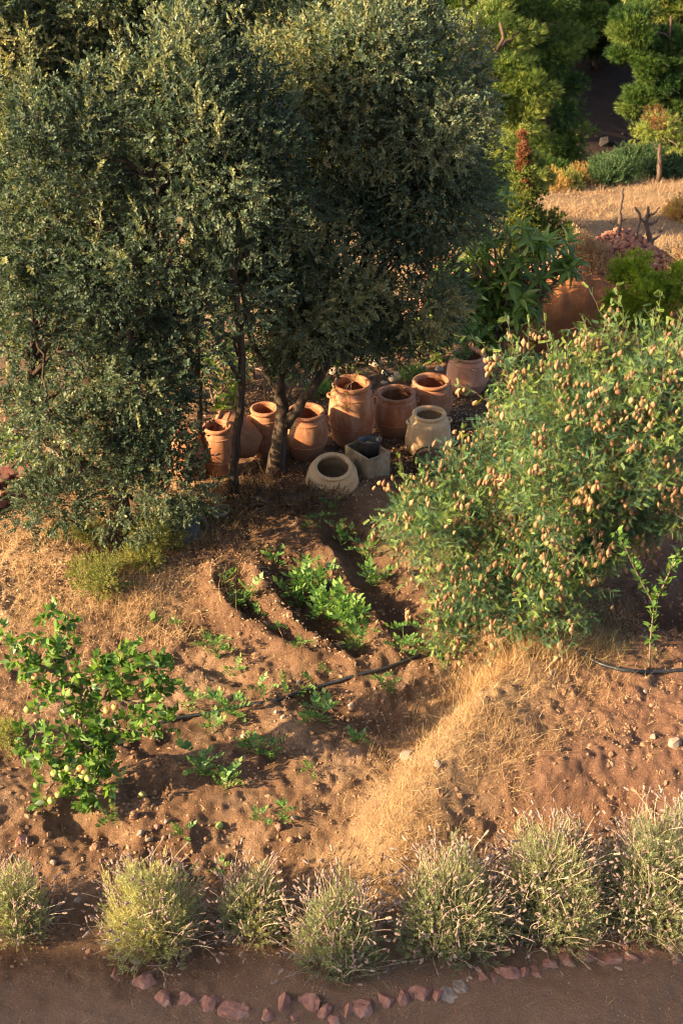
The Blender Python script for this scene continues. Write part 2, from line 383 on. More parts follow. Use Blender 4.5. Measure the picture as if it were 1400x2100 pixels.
M_rockd = surf('hill_rock', [(0.022, 0.018, 0.016), (0.06, 0.05, 0.045)], 2, 6, 0.9, 0.1, 0.9)

def terracotta(name, c0, c1, c2):
    m, nt, b = newmat(name)
    n1 = noise(nt, 3.5, 6, 0.65); n2 = noise(nt, 9, 5, 0.7, 'Object', (1, 1, 0.25)); n3 = noise(nt, 60, 3, 0.6)
    c = ramp(nt, n1, [c0, c1, c2], [0.3, 0.5, 0.72])
    c = mixc(nt, math_(nt, 'MULTIPLY', ramp(nt, n2, [(0, 0, 0), (1, 1, 1)], [0.48, 0.70]), 0.5), c, (0.52, 0.36, 0.24))
    c = mixc(nt, 0.35, c, ramp(nt, n3, [(0.6, 0.58, 0.55), (1.2, 1.2, 1.2)], [0.3, 0.65]), 'MULTIPLY')
    st = noise(nt, 5, 5, 0.7, 'Object', (1, 1, 0.5))
    c = mixc(nt, math_(nt, 'MULTIPLY', ramp(nt, st, [(0, 0, 0), (1, 1, 1)], [0.58, 0.75]), 0.5), c, (0.13, 0.07, 0.045))
    nt.links.new(c, b.inputs['Base Color']); b.inputs['Roughness'].default_value = 0.8; b.inputs['Specular IOR Level'].default_value = 0.25
    tc = nt.nodes.new('ShaderNodeTexCoord'); sx = nt.nodes.new('ShaderNodeSeparateXYZ'); nt.links.new(tc.outputs['Object'], sx.inputs[0])
    spl = math_(nt, 'SUBTRACT', math_(nt, 'ADD', math_(nt, 'MULTIPLY', n1, .5), .02), sx.outputs[2])       # soil splashed up the foot
    c = mixc(nt, math_(nt, 'MULTIPLY', ramp(nt, spl, [(0, 0, 0), (1, 1, 1)], [0.0, 0.16]), 0.7), c, (0.20, 0.115, 0.065)); nt.links.new(c, b.inputs['Base Color'])
    bump(nt, noise(nt, 26, 5, 0.6, 'Object', (0.5, 0.5, 2.0)), 0.006, 0.6, b)
    return m
M_tc = terracotta('terracotta', (0.22, 0.08, 0.035), (0.35, 0.14, 0.065), (0.43, 0.205, 0.11))
M_tcp = terracotta('pale_terracotta', (0.36, 0.15, 0.085), (0.46, 0.22, 0.14), (0.52, 0.29, 0.20))
M_cream = terracotta('cream_clay', (0.38, 0.22, 0.11), (0.54, 0.36, 0.19), (0.64, 0.47, 0.28))

# ------------------------------------------------------------------ ground
def axis(parts):
    out = [np.arange(a, b, s) for a, b, s in parts]; return np.concatenate(out + [np.array([parts[-1][1]])])
gx = axis([(-400, -60, 30), (-60, -14, 2), (-14, -4.2, 0.28), (-4.2, 4.6, 0.025), (4.6, 14, 0.28), (14, 60, 2), (60, 400, 30)])
gy = axis([(-60, 2, 4), (2, 6.2, 0.2), (6.2, 12.5, 0.022), (12.5, 14.5, 0.04), (14.5, 24, 0.09), (24, 60, 0.3), (60, 100, 1.5), (100, 400, 20)])
X, Y = np.meshgrid(gx, gy); Z = gz(X, Y)
nx, ny = len(gx), len(gy)
idx = np.arange(nx * ny).reshape(ny, nx)
F = np.stack([idx[:-1, :-1], idx[:-1, 1:], idx[1:, 1:], idx[1:, :-1]], -1).reshape(-1, 4)
gm = MB(); gm.add(np.stack([X, Y, Z], -1).reshape(-1, 3), None, F)
gme = gm.mesh('ground', M_soil, True)
def put(name, arr):
    a = gme.attributes.new(name, 'FLOAT', 'POINT'); a.data.foreach_set('value', np.clip(arr, 0, 1).astype(np.float32).ravel())
nz = vnoise(X, Y, 1.1, 5) + 0.6 * vnoise(X, Y, 0.35, 6)
mxr = np.interp(Y, MY[::-1], MX[::-1]) if MY[0] > MY[-1] else np.interp(Y, MY, MX)
red = sstep(0.1, 0.9, X - mxr + nz * 0.6) * sstep(7.6, 8.5, Y) * (1 - sstep(12, 14, Y)) * 0.75
red = np.maximum(red, sstep(0.5, 1.3, X) * sstep(17.5, 18.6, Y) * (1 - sstep(20.8, 22, Y + nz)))
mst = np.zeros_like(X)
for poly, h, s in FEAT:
    if h <= -0.1 and poly[0][1] > 9.3: mst = np.maximum(mst, np.exp(-(seg_dist(X, Y, poly) / (s * 1.25)) ** 2))  # moist furrows, their dark also standing in for shade over the bed
mst = np.maximum(mst * 0.7, 0.6 * sstep(13.2, 14, Y + nz) * (1 - sstep(17, 18, Y)) * sstep(-1.6, -0.6, X) * (1 - sstep(2, 3, X)))  # same darkening on the ground round the jars
dryz = np.exp(-(seg_dist(X, Y, MOUND) / 0.55) ** 2) * 0.9
dryz = np.maximum(dryz, sstep(0.2, 0.6, -(X + 1.15) + nz - 0.35 * (Y - 11.5) * 0) * sstep(10.6, 11.4, Y + nz) * (1 - sstep(14, 16, Y)) * 0.8)
dryz = np.maximum(dryz, sstep(20.8, 22.5, Y + nz) * (1 - sstep(38, 41, Y)))
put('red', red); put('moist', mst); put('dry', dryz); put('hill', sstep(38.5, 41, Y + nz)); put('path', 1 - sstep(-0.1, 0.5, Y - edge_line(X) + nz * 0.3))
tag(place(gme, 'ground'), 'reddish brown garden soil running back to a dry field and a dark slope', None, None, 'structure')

# ------------------------------------------------------------------ plant templates
def leaf_tpl(L, Wd, fold=0.25, curl=0.0):
    V = [(0, 0, 0), (Wd / 2, -fold * Wd, L * 0.42), (0, curl * L * 0.3, L * 0.5), (-Wd / 2, -fold * Wd, L * 0.42), (0, curl * L, L)]
    V = [(a, -b, c) for a, b, c in V]
    return TP(V, [(0, 1, 2), (0, 2, 3), (1, 4, 2), (2, 4, 3)])
def kite(L, Wd, curl=0.0):
    return TP([(0, 0, 0), (Wd / 2, 0.12 * Wd, L * 0.5), (0, curl * L, L), (-Wd / 2, 0.12 * Wd, L * 0.5)], (), [(0, 1, 2, 3)])
def sprig(n, length, leaf, ang=55, stem=0.0015, jit=0.5, s0=0.7, top=True):
    """a twig along +Z with n leaves set round it"""
    mb = MB(); k = np.arange(n)
    h = length * (0.15 + 0.85 * (k / max(n - 1, 1)))
    az = k * 2.4 + rng.random(n); el = np.radians(ang * (1.15 - 0.7 * k / n) + rng.normal(size=n) * 14 * jit)
    d = np.stack([np.cos(az) * np.sin(el), np.sin(az) * np.sin(el), np.cos(el)], 1)
    # leaf faces up the twig
    zax = norm(d); xax = norm(np.cross(np.array([0, 0, 1.0]) + 0.001, zax)); yax = np.cross(zax, xax)
    rr = rng.normal(size=n) * jit * 0.8; c, s = np.cos(rr)[:, None], np.sin(rr)[:, None]
    R = np.stack([xax * c + yax * s, -xax * s + yax * c, zax], 2)
    mb.scatter(leaf, R, np.stack([0 * h, 0 * h, h], 1), s0 + (1 - s0) * rng.random(n), 0.5)
    if stem: mb.add([(stem, 0, 0), (-stem, stem, 0), (-stem, -stem, 0), (0, 0, length)], [(0, 1, 3), (1, 2, 3), (2, 0, 3)], m=1)
    return TMB(mb)

def inside(p, ells, skip, k=0.8):
    r = np.zeros(len(p), bool)
    for j, (c, rad) in enumerate(ells):
        if j == skip: continue
        r |= (((p - c) / (rad * k)) ** 2).sum(1) < 1
    return r
def lobes(ells, spacing, shell=(0.78, 1.0), inner=0.15):
    """centres of leaf clumps over a union of ellipsoids"""
    C = []; N = []
    for j, (c, r) in enumerate(ells):
        area = 4 * PI * ((r[0] * r[1]) ** 1.6 / 3 + (r[0] * r[2]) ** 1.6 / 3 + (r[1] * r[2]) ** 1.6 / 3) ** (1 / 1.6)
        n = int(area / spacing ** 2) + 4
        d = rdirs(n); p = c + d * r * rng.uniform(*shell, (n, 1))
        ok = ~inside(p, ells, j)
        C.append(p[ok]); N.append(norm(d[ok] / r))
        ni = int(n * inner); d = rdirs(ni); C.append(c + d * r * rng.uniform(0.25, 0.7, (ni, 1))); N.append(d)
    return np.concatenate(C), np.concatenate(N)
def fill(mb, C, N, R, nsp, tpls, up=0.35, out=0.5, vspread=0.22, v0=0.42, sc=(0.75, 1.2), flat=0.85, minz=None, rv=(0.7, 1.3), pw=0.45, rnd=0.35):
    for c, n in zip(C, N):
        r = R * rng.uniform(*rv); k = int(nsp * rng.uniform(0.75, 1.25) * (r / R) ** 2)
        d = rdirs(k); d = norm(d + n * 0.35)
        p = c + d * np.array([1, 1, flat]) * r * (rng.random((k, 1)) ** pw)
        if minz is not None:
            ok = p[:, 2] > gz(p[:, 0], p[:, 1]) + minz; p = p[ok]; d = d[ok]; k = len(p)
            if not k: continue
        dd = norm(d + n * out + np.array([0, 0, up]) + rng.normal(size=(k, 3)) * rnd)
        lv = v0 + rng.normal() * vspread * 0.6
        for t in range(len(tpls)):
            s = slice(t, None, len(tpls))
            if len(p[s]): mb.scatter(tpls[t], frames(dd[s]), p[s], rng.uniform(*sc, len(p[s])), np.clip(lv + rng.normal(size=len(p[s])) * vspread * 0.6, 0, 1))
def curve(a, b, sag=0.0, n=7, wig=0.05, bias=None):
    a = np.asarray(a, float); b = np.asarray(b, float); t = np.linspace(0, 1, n)[:, None]
    L = np.linalg.norm(b - a)
    p = a + (b - a) * t + np.array([0, 0, 1.0]) * sag * L * (4 * t * (1 - t))
    if bias is not None: p = p + np.asarray(bias) * (4 * t * (1 - t)) * L
    p[1:-1] += rng.normal(size=(n - 2, 3)) * wig * L
    return p
def EP(px, py, Yp, rx, rz, ry):
    c = W(px, py, Yp); m = mpp(c); return (c, np.array([rx * m, ry, rz * m / math.cos(PITCH)]))
def shrunk(ells, a):
    return [(c, np.maximum(q - a, q * 0.35)) for c, q in ells]

OAKL = kite(0.050, 0.027, 0.12)
OAKT = [sprig(11, 0.13, OAKL), sprig(9, 0.10, OAKL, 70), sprig(13, 0.16, OAKL, 45)]

def oak(label, base, ells, stems, spacing=0.56, R=0.36, nsp=150, v0=0.42, tips=40, tipz=None, minz=0.15):
    t = thing('oak_tree', label, 'tree', base, 0, 'evergreen oaks round the jars')
    mb = MB(); C, N = lobes(shrunk(ells, R * 0.75), spacing, (0.88, 1.0), 0.12)
    ok = (C[:, 2] > gz(C[:, 0], C[:, 1]) + 0.25) & (vnoise(C[:, 0] + .5 * C[:, 1], C[:, 2], .6, 31) > -.36); C, N = C[ok], N[ok]
    C = C + N * (.8 * vnoise(C[:, 0] * 1.2 + C[:, 1], C[:, 2], .45, 33)[:, None])
    fill(mb, C, N, R, nsp, OAKT, v0=v0, minz=minz, rv=(0.6, 1.5), pw=0.3, vspread=.28, out=.4, up=.2, rnd=.7)
    top = np.argsort(-(C[:, 2] * 1.0 - 0.25 * C[:, 0] + rng.random(len(C)) * 1.2))[:tips]
    for i in top:                                             # shoots on the top and sun side, pale to stand for highlights
        for _ in range(4):
            p0 = C[i] + N[i] * R * 0.6 + rng.normal(size=3) * 0.16; L = rng.uniform(0.12, 0.34)
            pts = curve(p0, p0 + norm(np.array([0, 0, 1.0]) + rng.normal(size=3) * 0.3) * L, 0, 5, 0.02)
            mb.scatter(OAKT[0], frames(np.gradient(pts, axis=0) + rng.normal(size=pts.shape) * 0.03), pts, 0.85, np.clip(0.45 + 0.15 * rng.normal(size=5), 0, 1), m=2)
    o = mb.build('crown', [M_oak, M_twig, M_oaktip, M_twig], t); o.matrix_parent_inverse = Matrix.Translation(-Vector(base))
    for pts, r0, r1, nb in stems:
        tr = MB(); P = np.array(pts); s = np.linspace(0, len(P) - 1, 22)
        P = np.stack([np.interp(s, np.arange(len(P)), P[:, i]) for i in range(3)], 1)
        k = np.hanning(5) + 0.1; k /= k.sum()
        for i in range(3): P[2:-2, i] = np.convolve(P[:, i], k, 'valid')
        P[1:-1] += rng.normal(size=P[1:-1].shape) * 0.008
        rad = np.linspace(r0, r1, 22) + r0 * 0.5 * np.exp(-np.arange(22) / 1.5)
        tr.tube(P, rad, 10, wob=0.05)
        o = tr.build('trunk', M_bark, t, True); o.matrix_parent_inverse = Matrix.Translation(-Vector(base))
        if nb:
            near = np.argsort(((C - P[-1]) ** 2).sum(1) + rng.random(len(C)) * 6)[:nb]
            for i in near:
                k = rng.integers(11, 22); a = P[k]
                lm = MB(); lm.tube(curve(a, C[i], 0.06, 9, 0.03), np.linspace(min(rad[k] * 0.6, 0.045), 0.008, 9), 6)
                o = lm.build('limb', M_bark, t, True); o.matrix_parent_inverse = Matrix.Translation(-Vector(base))
    return t

def wp(o, t):                                            # mesh already in world coordinates, parented to a thing
    o.matrix_parent_inverse = Matrix.Translation(-Vector(t.location)); return o

# ------------------------------------------------------------------ unseen building added on the left to shade the path
t = thing('house', 'tall plain clay rendered house beside the path, outside the left of the picture', 'house', (-19, -6.2, 0))
def boxm(x0, x1, y0, y1, z0, z1):
    m = MB(); m.add([(x0, y0, z0), (x1, y0, z0), (x1, y1, z0), (x0, y1, z0), (x0, y0, z1), (x1, y0, z1), (x1, y1, z1), (x0, y1, z1)], None, [(0, 3, 2, 1), (4, 5, 6, 7), (0, 1, 5, 4), (1, 2, 6, 5), (2, 3, 7, 6), (3, 0, 4, 7)]); return m
M_rend = surf('clay_render', [(0.30, 0.17, 0.10), (0.42, 0.26, 0.16)], 2, 6, 0.95, 0.01, 0.5)
boxm(-9, 9, -5, 6, -.5, 9.0).build('wall', M_rend, t); boxm(-9.2, 9.2, -5.2, 6.2, 9.0, 9.25).build('roof', M_rend, t)
for xx in (-6, -2, 2, 6):
    for zz in (1.1, 5.4): boxm(xx - .55, xx + .55, 6, 6.05, zz, zz + 1.5).build('window', M_deadw, t)
boxm(-.5, .5, 6, 6.06, 0, 2.1).build('door', M_deadw, t)

# ------------------------------------------------------------------ oaks
b0 = G(566, 972); YC = b0[1]
def S(px, py, Yp): return W(px, py, Yp)
oak('broad evergreen oak with dark forked trunk beside the round terracotta jars', b0,
    [EP(760, 190, YC + .5, 210, 190, .85), EP(620, 330, YC + .4, 190, 220, .9), EP(855, 320, YC + .7, 125, 170, .9), EP(540, 200, YC + .7, 90, 120, .7), EP(520, 430, YC + .3, 80, 120, .6), EP(930, 180, YC + 1.0, 70, 80, .5), EP(700, 60, YC + 1.0, 70, 70, .5), EP(680, 540, YC + .3, 240, 165, .85),
     EP(560, 590, YC + .2, 130, 105, .7), EP(835, 560, YC + .6, 85, 110, .7), EP(610, 680, YC + .1, 95, 55, .5), EP(745, 670, YC + .6, 130, 65, .7),
     EP(800, 60, YC + 1.0, 100, 90, .7), EP(940, 330, YC + .8, 50, 60, .4)],
    [([b0, S(572, 900, YC), S(582, 850, YC), S(572, 790, YC), S(566, 700, YC + .05), S(580, 600, YC + .1), S(640, 430, YC + .3)], 0.095, 0.035, 26),
     ([S(583, 868, YC), S(612, 835, YC - .05), S(640, 795, YC - .1), S(675, 745, YC), S(720, 640, YC + .2), S(790, 420, YC + .6)], 0.06, 0.03, 22),
     ([S(574, 800, YC), S(545, 760, YC), S(515, 700, YC + .1), S(500, 620, YC + .1), S(520, 480, YC + .2)], 0.05, 0.025, 12)])
b1 = G(481, 1022); Y1 = b1[1]
Y2 = G(405, 975)[1]
bB = G(250, 1115); YB = bB[1]
oak('evergreen oak at left whose crown hangs almost down to the dry grass', bB,
    [EP(365, 130, YB + .5, 80, 95, .5), EP(380, 270, YB + .4, 175, 150, .75), EP(135, 400, YB + .2, 170, 210, .8), EP(330, 540, YB + .2, 230, 210, .85), EP(90, 690, YB + .1, 170, 180, .8),
     EP(300, 740, YB + .1, 130, 130, .7), EP(215, 930, YB, 165, 115, .7), EP(335, 930, YB, 80, 95, .45), EP(520, 330, YB + .5, 100, 120, .55), EP(120, 1010, YB - .1, 85, 60, .5), EP(150, 230, YB + .4, 80, 90, .5), EP(470, 200, YB + .5, 70, 80, .45), EP(40, 480, YB + .1, 110, 130, .6)],
    [([bB, S(245, 1010, YB), S(235, 880, YB), S(240, 740, YB + .1), S(270, 560, YB + .2), S(320, 350, YB + .3)], 0.11, 0.035, 34),
     ([S(243, 1000, YB), S(140, 935, YB + .2), S(75, 880, YB + .3), S(60, 760, YB + .3), S(90, 560, YB + .3)], 0.06, 0.03, 14),
     ([b1, S(476, 960, Y1), S(487, 880, Y1), S(497, 800, Y1), S(498, 730, Y1), S(487, 640, Y1), S(470, 500, Y1 - .2)], 0.058, 0.03, 8),
     ([G(405, 975), S(410, 900, Y2), S(406, 800, Y2), S(404, 700, Y2), S(395, 560, Y2 - .2)], 0.045, 0.025, 6)], nsp=90)
pA = on(-3.2, 16.0)
oak('tall sunlit evergreen oak standing behind, filling the top left corner', pA,
    [EP(100, 90, 15.5, 210, 230, .9), EP(400, 40, 15.7, 240, 170, .9), EP(330, 260, 15.4, 230, 160, .8), EP(10, 20, 15.5, 150, 140, .9), EP(230, -20, 15.7, 180, 120, .9), EP(30, 330, 15.6, 130, 160, .9), EP(640, 40, 15.9, 160, 130, .8), EP(470, 420, 15.4, 120, 160, .7), EP(140, 520, 15.2, 220, 150, .6), EP(420, 520, 15.2, 150, 110, .5), EP(20, 660, 15.0, 130, 110, .5), EP(250, 680, 15.0, 170, 90, .5)],
    [([pA, pA + [0.1, 0, 1.5], pA + [0.0, 0, 3.0], pA + [0.4, 0.2, 5]], 0.16, 0.06, 40)], spacing=0.58, R=0.42, nsp=130, v0=0.46, tips=50)

# ------------------------------------------------------------------ pines
def tuft(n, L, wd, spread):
    mb = MB(); d = norm(rdirs(n) * spread + np.array([0, 0, 1.0])); x = norm(np.cross(d, rdirs(n)))
    V = np.stack([x * wd, -x * wd, d * L * rng.uniform(0.7, 1.1, (n, 1))], 1).reshape(-1, 3)
    mb.add(V, np.arange(n * 3).reshape(-1, 3)); return TMB(mb)
PT = [tuft(12, 0.20, 0.010, 0.7), tuft(12, 0.16, 0.011, 1.0), tuft(11, 0.26, 0.009, 0.45)]
def pine(label, base, ells, mat, R=0.6, spacing=0.75, nsp=200, top=None, v0=0.4, size=1.1, name='pine_tree', wig=1.0):
    t = thing(name, label, 'tree', base, 0, 'pines on the slope behind')
    mb = MB(); C, N = lobes(shrunk(ells, R * .6), spacing, (0.7, 1.0), 0.15)
    ok = (C[:, 2] > gz(C[:, 0], C[:, 1]) + 0.15) & (rng.random(len(C)) < .8); C, N = C[ok], N[ok]; C = C + N * R * rng.uniform(-.3, .9, (len(C), 1)) * [1, 1, .5]
    fill(mb, C, N, R, nsp, PT, up=0.45, out=0.8, v0=v0, vspread=0.4, sc=(0.5 * size, 1.0 * size), flat=0.6)
    wp(mb.build('crown', [mat], t), t)
    tr = MB(); top = np.max(C[:, 2]) if top is None else top
    cx = np.mean(C[:, 0]) ; cy = np.mean(C[:, 1])
    e = np.array([cx, cy, top]); P = curve(base, e, 0, 14, 0.012)
    h = np.linalg.norm(e - base); rad = np.linspace(0.022 * h + .04, 0.03, 14)
    tr.tube(P, rad, 9, wob=0.05); wp(tr.build('trunk', M_pbark, t, True), t)
    lm = MB()
    for i in rng.permutation(len(C))[:26]:
        k = int(np.clip(np.searchsorted(P[:, 2], C[i][2] - 0.15 * h), 3, 12)); lm.tube(curve(P[k], C[i], 0.08, 8, 0.03), np.linspace(0.05, 0.012, 8), 5)
    wp(lm.build('limb', M_pbark, t, True), t)
    return t
pine('feathery sunlit pine just right of the big oak, pale branch ends showing', on(3.5, 31.0),
     [EP(1045, 150, 31, 50, 45, .8), EP(1090, 170, 30.6, 32, 26, .5), EP(990, 200, 30.8, 55, 50, .8), EP(1060, 240, 30.5, 45, 36, .7), EP(1000, 300, 30.3, 55, 45, .8), EP(1075, 310, 30.2, 36, 30, .6), EP(1040, 370, 30.0, 60, 45, .8), EP(1100, 365, 30.0, 32, 26, .5), EP(960, 100, 31.5, 60, 60, .9), EP(1020, 60, 31.6, 50, 50, .8), EP(980, 390, 30, 50, 50, .8)], M_pinel, R=0.34, spacing=0.50, nsp=150, v0=0.46, size=.85)
pine('dark green pine rising at the top behind the big oak crown', on(3.6, 41), [EP(900, 30, 41, 80, 60, 1.4), EP(960, 110, 41, 60, 60, 1.2), EP(830, -30, 41, 90, 70, 1.6), EP(940, 10, 40.5, 60, 50, 1.2), EP(930, 180, 41, 60, 60, 1.2)], M_pine)
pine('bushy mid green pine at the top, right of the feathery one', on(6.6, 44), [EP(1090, -10, 45, 70, 50, 1.6), EP(1080, 70, 44.5, 55, 45, 1.3), EP(1130, 110, 44.5, 50, 40, 1.2), EP(1060, 150, 44.5, 55, 45, 1.2), EP(1140, 190, 44, 45, 40, 1.1), EP(1030, 20, 45, 60, 60, 1.5)], M_pine, v0=0.52)
pine('dark pine whose low boughs sweep down beside the shaded slope', on(6.9, 45), [EP(1130, 245, 45, 50, 36, 1.0), EP(1150, 290, 44.5, 60, 36, 1.1), EP(1100, 310, 44, 60, 40, 1.2), EP(1185, 300, 44.5, 36, 26, .8), EP(1080, 250, 44, 55, 50, 1.2)], M_pine, v0=0.3)
pine('young dark pine low down at the edge of the dry field', on(5.6, 41.5), [EP(1070, 345, 41, 55, 36, 1), EP(1125, 352, 41.5, 40, 26, .8)], M_pine, v0=0.28)
pine('tall pine above the shaded gully with bare lower trunk', on(10.2, 58), [EP(1190, 20, 57, 55, 50, 1.8), EP(1240, 30, 58, 60, 60, 2), EP(1200, 90, 57.5, 45, 40, 1.2), EP(1262, 95, 58, 35, 30, 1.0), EP(1160, 70, 57, 40, 45, 1.2)], M_pine, v0=0.42)
pine('large rounded pine at right with layered bright boughs', on(11.9, 51), [EP(1320, 50, 51, 50, 40, 1.3), EP(1310, 115, 51, 44, 38, 1.1), EP(1350, 150, 50.5, 50, 40, 1.2), EP(1392, 190, 50.5, 50, 40, 1.2), EP(1330, 210, 50.2, 44, 36, 1.1), EP(1385, 100, 51, 45, 45, 1.2), EP(1375, 255, 50, 55, 38, 1.1), EP(1420, 290, 50, 45, 40, 1.0)], M_pine, v0=0.62, R=0.5)
pine('yellow green pine cut by the top right corner', on(14.2, 55), [EP(1365, -5, 55, 50, 40, 1.5), EP(1410, 30, 54.5, 45, 40, 1.4), EP(1330, -50, 55, 60, 50, 1.6), EP(1400, -50, 55, 60, 50, 1.6)], M_pinel, v0=0.65, R=0.5, spacing=0.7)
for k, (px, Yp) in enumerate([(1200, 60.0), (1221, 59.5), (1233, 61.0), (1247, 60.5), (1258, 59.6)]):
    c0 = on((px - 700) / FPX * 62, Yp); pine(['leftmost slim pine of the row above the shaded slope, thick trunk', 'slim pine second from the left in the row above the shaded slope', 'slim pine in the middle of the row above the shaded slope', 'slim pine fourth from the left in the row above the shaded slope', 'rightmost slim pine of the row above the shaded slope'][k], c0, [(c0 + np.array([0, 0, 4.6]), np.array([1.2, 1.2, 1.2])), (c0 + np.array([0.3, 0.2, 6.6]), np.array([1.0, 1.0, 1.2]))], M_pine, R=0.6, spacing=0.9, nsp=110, v0=0.4)
for k, (x, y, h) in enumerate([(-3, 53, 8), (1, 51.5, 7), (2.5, 54.5, 8), (-6, 34.5, 5.0), (-12, 33, 5.5)]):  # hidden pines added to throw shade on the slope and field
    c0 = on(x, y); pine(['pine behind the oak crowns at the back of the valley, leftmost of three', 'pine behind the oak crowns beside the shaded gully, lowest of three', 'pine behind the oak crowns nearest the trunks above the gully', 'small pine beyond the field edge hidden by the tall oak', 'small pine left of the field, hidden by the left oaks'][k], c0, [(c0 + np.array([0, 0, h * .55]), np.array([2.6, 2.4, h * .3])), (c0 + np.array([0.3, 0.2, h * .82]), np.array([1.7, 1.7, h * .2]))], M_pine, R=0.9, spacing=1.2, nsp=130, size=1.9)

# ------------------------------------------------------------------ generic small shrubs
SL = kite(0.05, 0.02, 0.1)
SHT = [sprig(10, 0.14, SL, 50), sprig(8, 0.10, SL, 60)]
def shrub(name, label, cat, base, ells, mat, R=0.2, spacing=0.24, nsp=40, size=1.0, group=None, stems=6, v0=0.45, up=0.6):
    t = thing(name, label, cat, base, 0, group)
    mb = MB(); C, N = lobes(ells, spacing)
    fill(mb, C, N, R, nsp, SHT, up=up, v0=v0, sc=(0.7 * size, 1.2 * size), minz=0.0)
    wp(mb.build('foliage', [mat, M_twig], t), t)
    sm = MB()
    for i in rng.permutation(len(C))[:stems]: sm.tube(curve(base, C[i], 0.05, 7, 0.03), np.linspace(0.018, 0.005, 7), 5)
    wp(sm.build('stem', M_twig, t), t); return t
def E(px, py, Yp, rx, rz, ry): return EP(px, py, Yp, rx, rz, ry)
def shrub_px(name, label, cat, px, py, ells, mat, **kw):
    b = G(px, py); return shrub(name, label, cat, b, [EP(a, c, b[1] + dy, rx, rz, ry) for a, c, dy, rx, rz, ry in ells], mat, **kw)
shrub_px('green_shrub', 'large dark green shrub at the far edge of the dry field', 'shrub', 1310, 372, [(1300, 350, .3, 50, 24, .8), (1352, 345, .3, 45, 26, .8)], M_fshrub, R=0.35, spacing=0.4, nsp=70, size=1.6, group='shrubs along the field edge')
shrub_px('green_shrub', 'low dark green shrub left of the larger one on the field edge', 'shrub', 1245, 378, [(1242, 362, .3, 34, 17, .6)], M_fshrub, R=0.3, spacing=0.35, nsp=70, size=1.5, group='shrubs along the field edge')
for px, py, r, mt, lb in [(1212, 362, 14, M_ochre, 'tallest of the small ochre bushes on the far field edge'), (1190, 372, 11, M_ochre, 'small ochre bush next to the tallest ochre one on the field edge'),
                          (1163, 374, 12, M_weed, 'small greenish bush between ochre bushes on the far field edge'), (1126, 380, 22, M_ochre, 'wide low ochre bush under the dark pine boughs'), (1235, 352, 10, M_ochre, 'small ochre bush just behind the low dark shrub'), 
                          (1394, 352, 20, M_weed, 'yellow green bush at right end of the field edge'), (1398, 442, 22, M_ochre, 'yellow bush in the lit dry grass by the right border')]:
    shrub_px('dry_bush', lb, 'bush', px, py + 8, [(px, py, .1, r, r * .8, .4)], mt, R=0.2, spacing=0.28, nsp=45, size=1.3, group='small bushes on the field edge')
for px, py, r_, lb in [(1218, 545, 26, 'scrubby dry bush at the left foot of the red rubble'), (1390, 555, 24, 'scrubby dry bush on the red rubble at the right border'), (1180, 515, 18, 'little dry scrub behind the loquat on the red rubble')]:
    shrub_px('dry_bush', lb, 'bush', px, py, [(px, py - 12, .0, r_, r_ * .7, .3)], M_straw, R=.12, spacing=.18, nsp=22, size=.8, group='dry scrub on the red rubble')
# dying young pine with rusty top
b = W(1352, 345, 36.5); b = on(b[0], 36.5); t = thing('dying_pine', 'spindly young pine with bare trunk and rusty dead top', 'tree', b)
mb = MB(); mb.tube(curve(b, W(1352, 235, b[1]), 0, 8, 0.01), np.linspace(.07, .03, 8), 7); wp(mb.build('trunk', M_deadw, t, True), t)
mb = MB(); C, N = lobes([EP(1350, 258, b[1], 30, 12, .5), EP(1325, 275, b[1], 16, 9, .3), EP(1378, 290, b[1], 16, 6, .3)], 0.4); fill(mb, C, N, 0.3, 13, PT, v0=.5, sc=(.6, .9), flat=.5); wp(mb.build('crown', M_pinel, t), t)
mb = MB(); C, N = lobes([EP(1343, 240, b[1], 12, 9, .22)], 0.25); fill(mb, C, N, 0.22, 9, PT, sc=(.5, .8)); wp(mb.build('dead_top', M_cypd, t), t)
mb = MB()
for i in range(12):
    a = W(1352, rng.uniform(255, 320), b[1]); mb.tube(curve(a, a + norm(rng.normal(size=3) + [0, 0, -.3]) * rng.uniform(.4, .9), .1, 6, .04), np.linspace(.02, .006, 6), 4)
wp(mb.build('dead_branch', M_deadw, t), t)
# juniper with browned tip
b = W(1070, 505, 20.6); b = on(b[0], 19.6); t = thing('juniper_tree', 'narrow juniper with browned pointed tip behind the loquat', 'tree', b); Yj = 19.6
mb = MB(); C, N = lobes([EP(1072, 350, Yj, 10, 36, .12), EP(1070, 410, Yj, 26, 40, .25), EP(1062, 450, Yj, 40, 30, .35), EP(1090, 395, Yj, 20, 20, .2), EP(1110, 470, Yj, 45, 22, .4), EP(1080, 490, Yj, 60, 30, .4)], 0.2)
fill(mb, C, N, 0.15, 26, [tuft(9, 0.085, 0.009, 1.0), tuft(9, 0.07, 0.01, .7)], up=1.0, v0=.5); wp(mb.build('crown', M_cyp, t), t)
mb = MB(); C, N = lobes([EP(1071, 295, Yj, 5, 26, .05), EP(1073, 330, Yj, 7, 20, .07), EP(1078, 385, Yj, 8, 16, .1)], 0.09); fill(mb, C, N, 0.06, 13, [tuft(9, 0.05, 0.008, 1.0)], up=1.2); wp(mb.build('dead_top', M_cypd, t), t)
mb = MB(); mb.tube(curve(b, W(1071, 280, Yj), 0, 10, .01), np.linspace(.06, .012, 10), 7); wp(mb.build('trunk', M_deadw, t, True), t)
